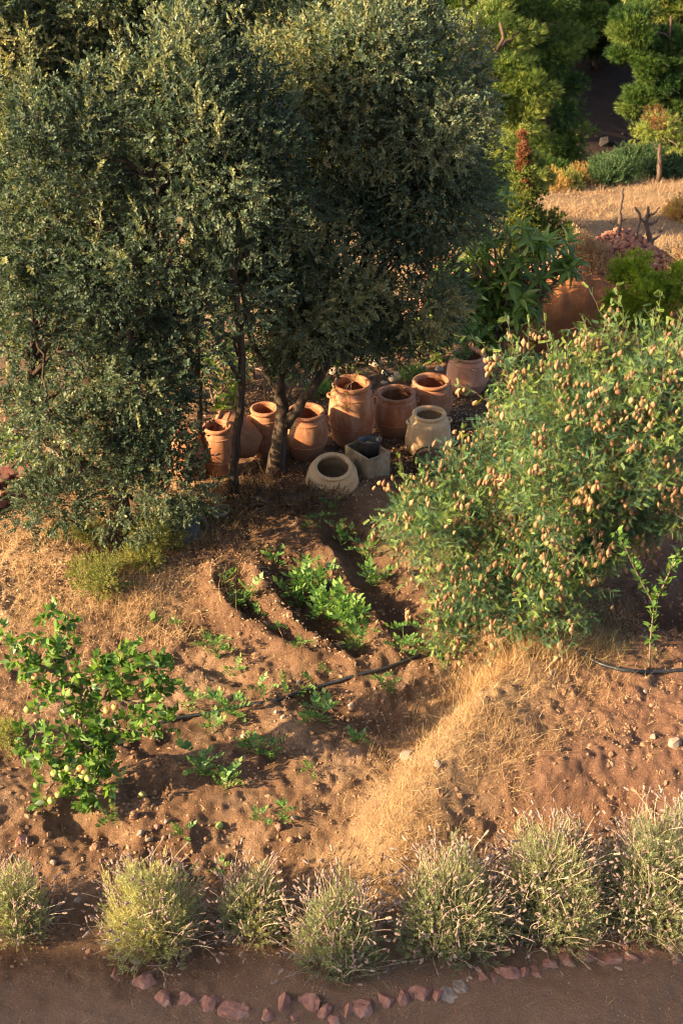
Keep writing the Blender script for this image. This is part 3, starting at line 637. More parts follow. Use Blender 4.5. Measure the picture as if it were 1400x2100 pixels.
# dead stake, dead trees in the field
def dead(name, label, cat, px, py, branches, Yoff=0):
    b = G(px, py); t = thing(name, label, cat, b); Yp = b[1] + Yoff
    for i, (pts, r0, r1) in enumerate(branches):
        P = np.array([W(a, c, Yp + dy) for a, c, dy in pts]); s = np.linspace(0, len(P) - 1, 14); P = np.stack([np.interp(s, np.arange(len(P)), P[:, k]) for k in range(3)], 1)
        P[1:-1] += rng.normal(size=P[1:-1].shape) * .008
        m = MB(); m.tube(P, np.linspace(r0, r1, 14), 7, wob=.06); wp(m.build('trunk' if i == 0 else 'branch', M_deadw, t, True), t)
dead('dead_sapling', 'straight charred dead sapling standing in the dry field', 'dead tree', 1268, 482, [([(1268, 486, 0), (1271, 430, 0), (1276, 386, 0)], .035, .018), ([(1269, 462, 0), (1255, 458, 0), (1240, 452, 0)], .014, .006), ([(1269, 455, 0), (1282, 450, 0)], .012, .006)])
dead('dead_tree', 'bare forked dead tree on top of the red rubble ridge', 'dead tree', 1330, 500, [([(1333, 505, 0), (1328, 480, 0), (1322, 455, 0), (1327, 440, 0), (1328, 424, 0)], .05, .02), ([(1326, 462, 0), (1345, 455, 0), (1348, 445, 0)], .028, .012), ([(1326, 445, 0), (1340, 438, 0), (1350, 425, 0)], .022, .01), ([(1322, 455, 0), (1312, 449, 0)], .02, .01), ([(1333, 500, 0), (1352, 480, 0.2), (1360, 465, .2)], .025, .01)])
dead('dead_tree', 'thin curved grey dead stem left of the forked dead tree', 'dead tree', 1299, 486, [([(1299, 490, 0), (1306, 468, 0), (1313, 448, 0), (1306, 430, 0), (1301, 424, 0)], .026, .012), ([(1311, 440, 0), (1303, 428, 0.1)], .02, .01)])

# ------------------------------------------------------------------ stones
def stone_mesh(name, mat, seed, sx=1, sy=1, sz=0.7, sub=2, flat=False):
    r = np.random.default_rng(seed)
    t = (1 + 5 ** .5) / 2
    V = norm(np.array([(-1, t, 0), (1, t, 0), (-1, -t, 0), (1, -t, 0), (0, -1, t), (0, 1, t), (0, -1, -t), (0, 1, -t), (t, 0, -1), (t, 0, 1), (-t, 0, -1), (-t, 0, 1)]))
    Fc = [(0, 11, 5), (0, 5, 1), (0, 1, 7), (0, 7, 10), (0, 10, 11), (1, 5, 9), (5, 11, 4), (11, 10, 2), (10, 7, 6), (7, 1, 8), (3, 9, 4), (3, 4, 2), (3, 2, 6), (3, 6, 8), (3, 8, 9), (4, 9, 5), (2, 4, 11), (6, 2, 10), (8, 6, 7), (9, 8, 1)]
    V = [tuple(v) for v in V]
    for _ in range(sub - 1):
        c = {}; F2 = []
        def mid(a, b):
            k = (min(a, b), max(a, b))
            if k not in c: V.append(tuple(norm(np.array(V[a]) + np.array(V[b])))); c[k] = len(V) - 1
            return c[k]
        for a, b, d in Fc:
            x, y, z = mid(a, b), mid(b, d), mid(d, a); F2 += [(a, x, z), (b, y, x), (d, z, y), (x, y, z)]
        Fc = F2
    V = np.array(V)
    for _ in range(9):                                     # chop facets
        n = norm(r.normal(size=3)); h = r.uniform(0.55, 0.85); dd = V @ n; V = V - np.maximum(dd - h, 0)[:, None] * n
    V = V * np.array([sx, sy, sz]) * (1 + 0.05 * r.normal(size=(len(V), 1)))
    return V, np.array(Fc)
def smesh(name, mat, seed, *a, **k):
    V, Fc = stone_mesh(name, mat, seed, *a, **k); m = MB(); m.add(V, Fc); return m.mesh(name, mat, False)
# kerb of red stones: px, py, width px, height px, tilt
KERB = [(238, 1990, 34, 38, 'small red kerb stone half under the lavender at left'), (290, 2008, 62, 60, 'upright red kerb stone under the roots of the lavender with two stones at its foot'), (336, 2046, 50, 44, 'pink faced red kerb stone'), (381, 2046, 46, 50, 'brownish kerb stone with pale pointed top'),
        (487, 2064, 74, 52, 'wide pink kerb stone set flat in the path edge'), (548, 2076, 36, 34, 'dusty brown kerb stone half buried in the path edge'), (582, 2054, 34, 70, 'tall narrow red kerb stone'), (632, 2056, 56, 62, 'broad dull red kerb stone'), (690, 2088, 34, 28, 'red kerb stone cut by the bottom border'),
        (742, 2062, 54, 54, 'red kerb stone under the round lavender in the middle'), (788, 2046, 46, 44, 'flat pinkish red kerb stone'), (862, 2036, 62, 54, 'blocky square red kerb stone'), (920, 2036, 50, 44, 'dark grey brown kerb stone'), (940, 2020, 30, 40, 'small red kerb stone leaning on the grey one'), 
        (985, 1998, 42, 44, 'deep red square kerb stone'), (1040, 1996, 60, 52, 'rounded red kerb stone with chipped face'), (1097, 1986, 48, 36, 'low red kerb stone'), (1160, 1966, 52, 22, 'thin sliver of red kerb stone sunk in the soil'), (1256, 1962, 62, 22, 'long sunk red kerb stone beneath the big lavender'), (1332, 1966, 46, 22, 'dull red sunk kerb stone'), (430, 2056, 44, 40, 'dusty brown kerb stone in the gap right of the pale topped one'), (606, 2082, 30, 30, 'low dusty kerb stone at the foot of the tall narrow one'), (662, 2070, 30, 38, 'dusty kerb stone right of the broad dull red one'), (712, 2072, 30, 40, 'narrow red kerb stone between two larger ones near the bottom'), (822, 2044, 32, 40, 'brown kerb stone left of the blocky square one'), (894, 2036, 30, 40, 'sunken kerb stone right of the blocky square one'), (1014, 1998, 20, 40, 'slim kerb stone wedged left of the chipped one'), (1070, 1992, 20, 34, 'slim kerb stone wedged right of the chipped one'), (1130, 1976, 36, 26, 'flat dusty kerb stone before the thin sliver'), (1208, 1962, 40, 22, 'flat dusty kerb stone after the thin sliver'), (1296, 1964, 32, 22, 'small dusty kerb stone right of the long sunk one'), (1384, 1964, 40, 34, 'last red kerb stone by the right border'), (1280, 1936, 18, 16, 'small orange stone above the kerb'), (1164, 1944, 26, 14, 'little red stone behind the kerb')]
for k, (px, py, ww, hh, lb) in enumerate(KERB):
    p = G(px, py + hh * .15); m = mpp(p)
    me = smesh('kerb_stone', M_greyst if 'grey' in lb else M_redst, 100 + k, (.62 * ww * m), .06 + .25 * hh * m, .66 * hh * m, sub=3)
    o = place(me, 'kerb_stone', None, p + np.array([0, 0.02, -0.36 * hh * m]), (rng.normal() * .25 - .3, rng.normal() * .15, rng.normal() * .35)); tag(o, lb + (' along the path' if 'path' not in lb and len(lb) < 40 else ''), 'stone', 'red stones edging the path')
# loose stones in the garden
LOOSE = [(1384, 1528, 30, 28, M_greyst, 'squared grey stone at right border on the red slope'), (1338, 1512, 16, 14, M_greyst, 'small stone left of the squared grey stone'), (1320, 1528, 16, 12, M_clod, 'brown clod beside the pale stone on the red slope'), (1336, 1448, 14, 12, M_clod, 'small brown stone below the garden hose at right'),
         (835, 1552, 34, 30, M_greyst, 'rounded grey boulder half buried at the left of the grassy mound'), (898, 1570, 20, 20, M_greyst, 'grey stone in the dry grass of the mound'), (936, 1618, 12, 9, M_clod, 'brownish pebble low in the mound grass'), (897, 1624, 12, 9, M_clod, 'brownish pebble next to another in the mound grass'),
         (276, 1676, 20, 26, M_clod, 'upright brown stone by the hollow under the apple tree'), (322, 1698, 16, 14, M_redst, 'pinkish stone in the soil before the lavender'), (288, 1710, 18, 16, M_greyst, 'grey brown stone near the planting hollow'), (306, 1722, 16, 14, M_greyst, 'dark stone right of the planting hollow'), (336, 1720, 13, 12, M_clod, 'small brown stone left of the tiny seedling'),
         (198, 1740, 26, 18, M_clod, 'rust coloured stone above the lavender at left'), (45, 1724, 28, 22, M_redst, 'reddish stone on the shaded bank at left'), (110, 1770, 16, 12, M_greyst, 'grey stone on the bank left of the big lavender'), (570, 1696, 18, 15, M_redst, 'reddish stone below the pair of seedlings'), (596, 1722, 18, 14, M_clod, 'brown stone in the hollow below the seedlings'), (604, 1678, 16, 10, M_greyst, 'flat stone right of the leafy seedling'),
         (342, 1686, 12, 12, M_greyst, 'small stone between the hollow and the tiny seedling'), (424, 1722, 14, 12, M_clod, 'clod below the fallen green apple'), (660, 1766, 14, 10, M_greyst, 'small stone low in the hollow at middle'), (175, 1964, 9, 8, M_redst, 'tiny red stone on the path near the left kerb'), (160, 1848, 16, 10, M_greyst, 'flat stone on the path bank at left'),
         (500, 1510, 14, 10, M_palest, 'pale stone in the lower potato patch'), (640, 1506, 14, 14, M_clod, 'clod beside the potato plant with yellow leaves'), (580, 1472, 10, 14, M_palest, 'pale stone below the hose by the potato row'), (566, 1462, 10, 12, M_palest, 'pale stone just under the hose'), (1130, 1380, 14, 10, M_greyst, 'stone at the foot of the dry grass near the hose'), (1322, 1420, 12, 10, M_greyst, 'grey stone under the hose at right'),
         (720, 1448, 14, 10, M_palest, 'pale stone on the garden bed below the hose'), (612, 1400, 10, 8, M_palest, 'pale pebble between the potato plants')]
for k, (px, py, ww, hh, mt, lb) in enumerate(LOOSE):
    p = G(px, py); m = mpp(p); me = smesh('stone', mt, 300 + k, .55 * ww * m, .5 * ww * m, .55 * hh * m)
    tag(place(me, 'stone', None, p + np.array([0, 0, .1 * hh * m]), (rng.normal() * .3, rng.normal() * .3, rng.random() * 6)), lb, 'stone', 'loose stones in the garden soil')
# pale stones behind the jars
BORD = [(640, 764, 24, 20), (655, 775, 20, 14), (684, 757, 24, 18), (697, 774, 16, 14), (790, 760, 22, 16), (806, 772, 22, 14), (820, 765, 26, 16), (788, 780, 18, 14), (842, 758, 18, 20), (770, 742, 30, 24), (760, 725, 34, 22), (798, 738, 26, 20), (735, 735, 20, 18), (628, 780, 20, 16), (862, 750, 22, 16), (900, 752, 20, 14), (118, 925, 26, 20), (95, 935, 22, 16), (72, 950, 20, 14)]
BLB = ['pale stone behind the squat jar', 'small pale stone at the back of the squat jar', 'whitish stone left of the tallest jar mouth', 'small grey stone beside the tallest jar', 'grey stone in the bed edge between the two middle jars', 'flat pale stone just behind the middle jar', 'largest pale stone behind the middle jar', 'low stone by the green tuft behind the tallest jar', 'tall brown stone under the loquat leaves', 'broad pale stone under the hanging oak branch', 'highest pale stone on the bank behind the jars', 'pale stone beneath the oak leaves behind the jars', 'pale stone above the tallest jar', 'pale stone left behind the squat jar rim', 'stone in the shade near the back right jar', 'stone below the loquat near the planted jar', 'pale stone near the leaning oak limb at left', 'grey stone by the leaning oak limb at left', 'small stone close to the flagstone wall at left']
for k, (px, py, ww, hh) in enumerate(BORD):
    p = G(px, py + 6); m = mpp(p); me = smesh('stone', M_palest, 400 + k, .55 * ww * m, .5 * ww * m, .6 * hh * m)
    tag(place(me, 'stone', None, p, (rng.normal() * .3, rng.normal() * .3, rng.random() * 6)), BLB[k], 'stone', 'pale stones bordering the bed behind the jars')
# clods and gravel (uncountable)
cl = [TP(*stone_mesh('c', None, 500 + i, 1, .85, .7, sub=1)[:2]) for i in range(5)]
def mpatch0(x, y):
    return sstep(-.15, .3, vnoise(x, y, .35, 12))
def pebbles(name, n, area, sz, mats, label, cond=None, sink=0.1, power=2.2, sub=None):
    mb = MB(); x = rng.uniform(area[0], area[1], n); y = rng.uniform(area[2], area[3], n)
    if cond is not None: k = cond(x, y); x, y = x[k], y[k]
    n = len(x); s = sz[0] + (sz[1] - sz[0]) * rng.random(n) ** power
    P = np.stack([x, y, gz(x, y) + s * sink], 1)
    for i in range(5):
        q = slice(i, None, 5)
        if len(P[q]): mb.scatter(cl[i], frames(rdirs(len(P[q])) + np.array([0, 0, 1.5])), P[q], s[q], m=i % len(mats))
    return tag(mb.build(name, mats), label, None, None, 'stuff')
pebbles('soil_clods', 26000, (-3.6, 4.0, 7.2, 12.5), (0.003, 0.022), [M_clod], 'small clods and gravel strewn over the reddish garden soil', sink=-.1, power=3.2, cond=lambda x, y: (y > edge_line(x) + .2) & (rng.random(len(x)) < .25 + .75 * mpatch0(x, y)))
pebbles('path_gravel', 16000, (-3.2, 3.6, 6.2, 7.6), (0.003, 0.011), [M_clod, M_greyst, M_redst], 'fine gravel on the brown path', power=3, cond=lambda x, y: y < edge_line(x) + .25)
pebbles('earth_clods', 5200, (-3.4, 3.8, 7.3, 11.5), (0.012, 0.05), [M_clod], 'larger crumbling clods half sunk in the dug soil', sink=-.35, power=2.6, cond=lambda x, y: (y > edge_line(x) + .3) & (rng.random(len(x)) < .1 + .9 * mpatch0(x + 3, y)))
def ridge(x, y): return (np.abs(y - 20.3 + .5 * vnoise(x, y, .8)) < .9) & (x > 1.2)
pebbles('red_rubble', 16000, (1.0, 7.6, 19.2, 21.4), (0.02, 0.07), [M_redclod], 'loose red rubble heaped above the orange clay bank', ridge, .2, 1.6)
pebbles('hill_rocks', 90, (2, 16, 47, 61), (0.08, 0.5), [M_rockd], 'dark rocks lying on the shaded slope', None, .1, 2.5)

# ------------------------------------------------------------------ clay bank
t = thing('clay_bank', 'smooth orange clay bank face behind the loquat and the podded bush', 'bank', on(3.2, 18.7))
nxg, nzg = 90, 26
u = np.linspace(2.0, 5.6, nxg); vv = np.linspace(0, 1, nzg); U, VV = np.meshgrid(u, vv)
ytop = 19.45 + 0.12 * np.sin(U * 2.1) + .3 * vnoise(U, U * 0, .6); ybot = 18.85 + 0.15 * np.sin(U * 1.7)
hz = .85 + .12 * vnoise(U, U * 0 + 4, .5) - .25 * sstep(4.6, 5.6, U)
prof = np.where(VV < .85, VV / .85, 1.0)
Yg = ybot + (ytop - ybot) * (prof ** 2.2) + np.where(VV > .85, (VV - .85) / .15 * .25, 0) + 0.12 * vnoise(U, VV * 1.3, .45) + .05 * vnoise(U, VV, .15, 2)
Zg = gz(U, ybot) - .1 + hz * np.sin(np.minimum(prof, 1) * PI / 2) + .03 * vnoise(U, VV, .2, 3)
I = np.arange(nxg * nzg).reshape(nzg, nxg); Fq = np.stack([I[:-1, :-1], I[:-1, 1:], I[1:, 1:], I[1:, :-1]], -1).reshape(-1, 4)
mb = MB(); mb.add(np.stack([U, Yg, Zg], -1).reshape(-1, 3), None, Fq); wp(mb.build('clay_face', M_clay, t, True), t)
mb = MB(); n = 900; x = rng.uniform(2.1, 5.5, n); y = np.interp(x, u, ytop[0]) + rng.uniform(-.12, .15, n); z = gz(x, y * 0 + 18.85) - .1 + .85 + rng.normal(size=n) * .05
mb.scatter(kite(.22, .008, .4), frames(np.stack([rng.normal(size=n) * .5, -np.ones(n) * .5, rng.normal(size=n) * .5 - .3], 1)), np.stack([x, y, z], 1), rng.uniform(.5, 1.2, n))
wp(mb.build('root_fringe', M_dead, t), t)

# ------------------------------------------------------------------ jars
def lathe(prof, n=40, mb=None):
    mb = mb or MB(); a = np.linspace(0, 2 * PI, n, endpoint=False); pr = np.array(prof)
    V = np.stack([pr[:, 0:1] * np.cos(a), pr[:, 0:1] * np.sin(a), np.repeat(pr[:, 1:2], n, 1)], -1).reshape(-1, 3)
    i = np.arange(len(pr) - 1)[:, None] * n; j = np.arange(n)[None]; j2 = (j + 1) % n
    mb.add(V, None, np.stack([i + j, i + j2, i + n + j2, i + n + j], -1).reshape(-1, 4)); return mb
def smooth_prof(pts, n=26):
    p = np.array(pts, float); d = np.r_[0, np.cumsum(np.hypot(*np.diff(p, axis=0).T))]; s = np.linspace(0, d[-1], n)
    q = np.stack([np.interp(s, d, p[:, 0]), np.interp(s, d, p[:, 1])], 1)
    for _ in range(3): q[1:-1] = .25 * q[:-2] + .5 * q[1:-1] + .25 * q[2:]
    return q
def jar(label, loc, h, rm, rb, rbase, mat, zmax=0.45, handles=(), bands=(0.82, 0.38), tilt=(0, 0, 0), dark=False):
    """h height, rm mouth radius (outer rim), rb belly radius at zmax*h"""
    t = thing('clay_jar', label, 'jar', loc, 0, 'clay jars under the oaks'); t.rotation_euler = tilt
    neck = rm * 0.86
    out = smooth_prof([(rbase, 0), (rbase + (rb - rbase) * .6, h * zmax * .4), (rb, h * zmax), (rb * .97, h * (zmax + .15)), ((rb + neck) / 2 + .01, h * .82), (neck, h * .925)])
    inn = out[::-1].copy(); inn[:, 0] = np.maximum(inn[:, 0] - 0.022, 0.005); inn[-1] = (0.001, .03)
    b = lathe(np.concatenate([[(0.001, 0)], out, inn])); V = b.V[0]
    ang = np.arctan2(V[:, 1], V[:, 0]); b.V[0] = V * (1 + 0.008 * np.sin(2 * ang + V[:, 2] * 5) + .004 * np.sin(5 * ang))[:, None] * [1, 1, 0] + V * [0, 0, 1]
    b.build('body', mat, t, True)
    rt = rm - neck + .012
    rim = [(neck - .02, h * .90), (neck - .024, h * .985), (neck - .006, h + .004), (rm - .012, h + .002), (rm, h * .975), (rm - .006, h * .94), (neck + .004, h * .915), (neck - .02, h * .90)]
    lathe(smooth_prof(rim, 22)).build('rim', mat, t, True)
    for bz in bands:
        k = int(np.argmin(np.abs(out[:, 1] - bz * h))); r = out[k, 0]; z = out[k, 1]
        m = MB(); n = 44; a = np.arange(n) * 2 * PI / n
        m.scatter(TP(*stone_mesh('x', None, 9, 1, .55, .7, sub=1)), np.stack([np.stack([-np.sin(a), np.cos(a), 0 * a], 1), np.stack([np.cos(a), np.sin(a), 0 * a], 1), np.stack([0 * a, 0 * a, 1 + 0 * a], 1)], 2), np.stack([r * np.cos(a), r * np.sin(a), 0 * a + z], 1), r * .075)
        lathe([(r - .004, z - .011), (r + .006, z - .006), (r + .006, z + .006), (r - .004, z + .011)], 40, m)
        m.build('rope_band', mat, t)
    for ha in handles:
        z = h * .80; k = int(np.argmin(np.abs(out[:, 1] - z))); r = out[k, 0]; a = np.linspace(-.2, PI + .2, 9); s = min(.055, h * .09)
        e = np.array([math.cos(ha), math.sin(ha), 0]); f = np.array([-math.sin(ha), math.cos(ha), 0])
        P = e * (r - .012) + np.stack([e * (np.sin(q) * s * .8) + f * (np.cos(q) * s) for q in a]) + np.array([0, 0, z])
        MB().tube(P, .016, 8).build('lug', mat, t, True)
    return t
def jar_px(label, px, py, mw, bw, by, mat, **kw):
    """mouth centre pixel, mouth and belly width in pixels, bottom pixel row"""
    g = G(px, by - 8); y = g[1]; m = mpp(g)
    top = W(px, py, y + .02); base = on(top[0], y); h = top[2] - base[2] + .0
    m = mpp(top); return jar(label, base - [0, 0, .015], h, mw * m / 2, bw * m / 2, bw * m * .30, mat, **kw)
jar_px('tallest terracotta jar in the middle, with a plant trailing over its rim', 721, 780, 82, 98, 914, M_tc, zmax=.42, handles=(.2, 3.2))
jar_px('round reddish terracotta jar right of the tallest one', 812, 801, 82, 90, 896, M_tc, zmax=.46, handles=(3.0, .1))
jar_px('reddish jar at the back, partly behind twigs of the podded bush', 884, 776, 80, 92, 868, M_tc, zmax=.5)
jar_px('pale pink jar farthest right at the back, a green plant growing in it', 960, 722, 74, 88, 812, M_tcp, zmax=.4, handles=(-1.2,))
jar_px('cream coloured jar with a side lug, beside the podded bush', 880, 842, 72, 98, 934, M_cream, zmax=.22, handles=(3.3, .1), bands=())
jar_px('squat round terracotta jar just right of the forked oak trunk', 627, 838, 80, 92, 941, M_tc, zmax=.5, handles=(.15, 3.2))
jar_px('narrow straight terracotta jar just left of the forked oak trunk', 543, 832, 62, 62, 944, M_tc, zmax=.3, handles=(3.2,))
g = G(676, 990); jar('cream jar sunk in the soil and tilted to show its dark inside', g + np.array([0.02, .06, -.19]), .46, .225, .31, .24, M_cream, zmax=.25, handles=(-2.0, 1.2), bands=(.78,), tilt=(math.radians(15), math.radians(2), 0))
g = G(500, 962); jar('terracotta jar lying toppled on its side behind a thin stem', g + np.array([.17, .1, .24]), .58, .21, .25, .13, M_tc, zmax=.5, handles=(1.5,), bands=(.8,), tilt=(math.radians(-28), math.radians(-62), math.radians(25)))
jar_px('orange jar seen between oak leaves left of the toppled jar', 446, 868, 62, 76, 978, M_tc, zmax=.45)
jar_px('orange jar at far left mostly hidden by oak leaves', 384, 885, 60, 76, 985, M_tc, zmax=.45)
# planter box
gf = G(748, 982); t = thing('planter_box', 'weathered square cement planter with a metal tub resting in it', 'planter', gf + np.array([.03, .25, .0]), math.radians(38))
L, Wd, H, th = .155, .215, .25, .022
def slab(x0, x1, y0, y1, z0, z1, tp=0.0):
    m = MB(); m.add([(x0, y0, z0), (x1, y0, z0), (x1, y1, z0), (x0, y1, z0), (x0, y0, z1), (x1, y0, z1), (x1, y1, z1), (x0, y1, z1)], None, [(0, 3, 2, 1), (4, 5, 6, 7), (0, 1, 5, 4), (1, 2, 6, 5), (2, 3, 7, 6), (3, 0, 4, 7)]); return m
def bevel(o, w_=.008):
    b_ = o.modifiers.new('bevel', 'BEVEL'); b_.width = w_; b_.segments = 2; return o
for q in ((-L, -L + th, -Wd, Wd), (L - th, L, -Wd, Wd), (-L + th, L - th, -Wd, -Wd + th), (-L + th, L - th, Wd - th, Wd)):
    bevel(slab(*q, -.12, H).build('side_panel', M_conc, t))
slab(-L + th, L - th, -Wd + th, Wd - th, .0, .05).build('bottom_panel', M_conc, t)
gt = np.array(t.location) + np.array([0.02, .05, H - .15])
tb = thing('metal_tub', 'small dark metal tub sitting in the cement planter with a yellow leaf', 'tub', gt, math.radians(20)); tb.rotation_euler = (math.radians(-8), math.radians(6), math.radians(25))
o = lathe([(.001, 0), (.10, 0), (.135, .22), (.142, .225), (.142, .215), (.128, .19), (.10, .02), (.001, .02)], 32).build('tub_wall', M_dark, tb, True); o.scale = (1, .8, 1)
o = lathe([(.001, .17), (.122, .17)], 28).build('water', M_water, tb, True); o.scale = (1, .8, 1)
m = MB(); m.scatter(leaf_tpl(.13, .05), frames(np.array([[1, .2, .05]]), np.array([0.])), np.array([[-.07, 0, .178]])); m.build('floating_leaf', M_ochre, tb)
# dark peat mound / tub right of the planter
g = G(878, 968); t = tag(lathe(smooth_prof([(.001, .26), (.10, .26), (.15, .24), (.17, .18), (.18, 0)], 16), 24).build('peat_block', M_brown, None, True, g + np.array([0, .1, -.04])), 'dark brown rounded peat block between the planter and the podded bush', 'peat block')
# leaning slab, ring, stump
g = G(382, 1112); o = slab(-.15, .15, -.015, .015, -.02, .26).build('dark_tile', M_dark, None, False, g); o.rotation_euler = (math.radians(-42), math.radians(14), math.radians(18)); bevel(o, .004)
tag(o, 'dark square tile leaning in the weeds below the left oak', 'tile')
g = G(454, 1052); a = np.linspace(0, 2 * PI, 25); m = MB()
for k in range(2): m.tube(np.stack([.085 * np.cos(a) + .01 * k, .075 * np.sin(a) + .012 * k, .02 + .018 * k + .01 * np.sin(a)], 1), .011, 7)
tag(m.build('hose_coil', M_coil, None, True, g + np.array([0, 0, .0])), 'small off white coil of tube lying under the oak stems', 'coil')
g = G(378, 1078); m = MB(); m.tube([(0, 0, -.05), (.01, 0, .1), (.035, 0, .24)], [.05, .043, .04], 10, wob=.06); tag(m.build('tree_stump', M_bark, None, True, g), 'short cut stump above the leaning dark tile', 'stump')
g = G(424, 1085); m = MB(); m.tube([(0, 0, -.03), (-.01, 0, .1), (-.05, 0, .22)], [.026, .022, .02], 8, wob=.06); tag(m.build('wooden_stub', M_deadw, None, True, g), 'thin grey stub of wood in the grass right of the stump', 'stub')
g = G(548, 845); m = MB(); m.tube([W(547, 846, g[1] - .6), W(543, 800, g[1] - .6), W(541, 740, g[1] - .6)], [.017, .016, .012], 7); tag(m.build('wooden_stake', M_twig, None, True), 'thin brown stake standing in the narrow jar', 'stake')
# flagstone wall at left
wb = G(40, 1062); t = thing('flagstone_wall', 'low wall capped with dark red flagstones at the left border', 'wall', wb)
for k in range(26):
    c = k % 2; lay = k // 9
    if lay < 2:
        px = -60 + (k % 9) * 19 + lay * 8; py = 1052 - (k % 9) * 8.5 - lay * 20
        p = G(px, py + 14) ; p = np.array([p[0], p[1], p[2] + .06 + .12 * lay]); sz_ = (.09, .11, .058)
    else:
        px = -60 + (k - 18) * 20; py = 1010 - (k - 18) * 8; p = G(px, py + 45); p = np.array([p[0], p[1] + .1, p[2] + .30]); sz_ = (.13, .17, .025)
    me = smesh('stone', M_slab, 600 + k, *(s * 1.15 for s in sz_), sub=2); wp(place(me, 'stone', t, p, (rng.normal() * .06, rng.normal() * .06, .5 + rng.normal() * .1)), t)

# ------------------------------------------------------------------ hoses
def hose(label, pts, r=.016):
    P = np.array([G(*p) for p in pts]); s = np.linspace(0, len(P) - 1, 120); Q_ = np.stack([np.interp(s, np.arange(len(P)), P[:, i]) for i in range(2)], 1)
    k = np.hanning(15); k /= k.sum(); Qs = np.stack([np.convolve(np.pad(Q_[:, i], 7, 'reflect', reflect_type='odd'), k, 'valid') for i in range(2)], 1)
    z = gz(Qs[:, 0], Qs[:, 1]); z = np.convolve(np.pad(z, 10, 'edge'), np.ones(21) / 21, 'valid') ; z = np.maximum(z, gz(Qs[:, 0], Qs[:, 1]) - .012)
    k2 = np.ones(9) / 9; z = np.convolve(np.pad(z, 4, 'edge'), k2, 'valid')
    m = MB(); m.tube(np.stack([Qs[:, 0], Qs[:, 1], z + r * .9], 1), r, 10); return tag(m.build('garden_hose', M_hose, None, True), label, 'hose', 'black irrigation hoses')
hose('black hose running across the potato bed under the apple tree', [(170, 1540), (235, 1520), (300, 1499), (380, 1476), (430, 1468), (500, 1450), (560, 1438), (610, 1420), (660, 1408), (715, 1394), (780, 1378), (830, 1360), (862, 1345)])
hose('black hose curving along the edge of the terrace at right', [(1146, 1308), (1165, 1328), (1195, 1348), (1235, 1366), (1275, 1377), (1320, 1382), (1370, 1380), (1430, 1376), (1500, 1370)], .019)

# ------------------------------------------------------------------ podded bush
sb = G(1085, 1255); YS = sb[1]
t = thing('bladder_pod_bush', 'wide feathery green bush hung with papery tan pods in the right half', 'bush', sb)
def S_(px, py, dy, rx, rz, ry): return EP(px, py, YS + dy, rx, rz, ry)
SE = [S_(1160, 965, .3, 200, 215, 1.1), S_(965, 1025, .0, 105, 95, .7), S_(850, 1075, -.2, 100, 70, .55), S_(990, 1210, -.45, 130, 110, .6), S_(930, 1290, -.6, 60, 60, .35), S_(1100, 1180, -.5, 120, 90, .6),
      S_(1310, 830, .4, 140, 140, 1.0), S_(1110, 1020, -.3, 110, 90, .6), S_(1330, 980, .2, 130, 110, .8), S_(1110, 905, .3, 95, 80, .7), S_(1210, 840, .4, 110, 85, .7), S_(1360, 740, .8, 100, 80, .7), S_(1200, 1100, -.2, 100, 90, .6)]
C, N = lobes(shrunk(SE, .20), .25, (.72, 1.02), .22)
ok = (C[:, 2] > gz(C[:, 0], C[:, 1]) + .10) & (vnoise(C[:, 0] + C[:, 1] * .4, C[:, 2], .42, 3) > -.32); C, N = C[ok], N[ok]; C = C + N * (.50 * vnoise(C[:, 0] * 1.7, C[:, 2] * 1.3 + C[:, 1], .4, 8)[:, None])
LT = MB(); k = 7
for i in range(k):
    for s in (-1, 1):
        z = .014 + .011 * i; wl = .0055; LT.add([(0, 0, z), (s * .008, .002, z), (s * .015, 0, z + .007), (s * .007, -.001, z + wl + .003)], None, [(0, 1, 2, 3)] if s > 0 else [(3, 2, 1, 0)])
LT.add([(.0012, 0, 0), (-.0012, 0, 0), (0, 0, .095)], [(0, 1, 2)]); LTP = TMB(LT)
def spray(n, L):                                       # a shoot with pinnate leaves
    mb = MB(); h = L * (np.arange(n) + .5) / n; az = np.arange(n) * 2.4; el = np.radians(62 - 25 * np.arange(n) / n)
    d = np.stack([np.cos(az) * np.sin(el), np.sin(az) * np.sin(el), np.cos(el)], 1)
    mb.scatter(LTP, frames(d), np.stack([0 * h, 0 * h, h], 1), rng.uniform(.75, 1.1, n), .5)
    mb.add([(.002, 0, 0), (-.002, .002, 0), (-.002, -.002, 0), (0, 0, L)], [(0, 1, 3), (1, 2, 3), (2, 0, 3)], m=1); return TMB(mb)
SPT = [spray(4, .14), spray(5, .18), spray(3, .10)]
mb = MB(); fill(mb, C, N, .20, 34, SPT, up=.2, out=.5, v0=.40, vspread=.45, sc=(.5, .9), minz=.02)
tops = np.argsort(-(C[:, 2] + rng.random(len(C)) * 2.2))[:120]
for i in tops:                                         # long shoots standing out of the outline
    p0 = C[i]; L = rng.uniform(.3, .75); P = curve(p0, p0 + norm(N[i] * .5 + np.array([0, 0, 1.0]) + rng.normal(size=3) * .25) * L, .0, 9, .015)
    mb.scatter(LTP, frames(rdirs(18) + np.array([0, 0, .5])), np.repeat(P, 2, 0), rng.uniform(.7, 1.0, 18), np.clip(.75 + .2 * rng.normal(size=18), 0, 1)); mb.tube(P, np.linspace(.004, .0015, 9), 4, m=1)
SHOOT = []
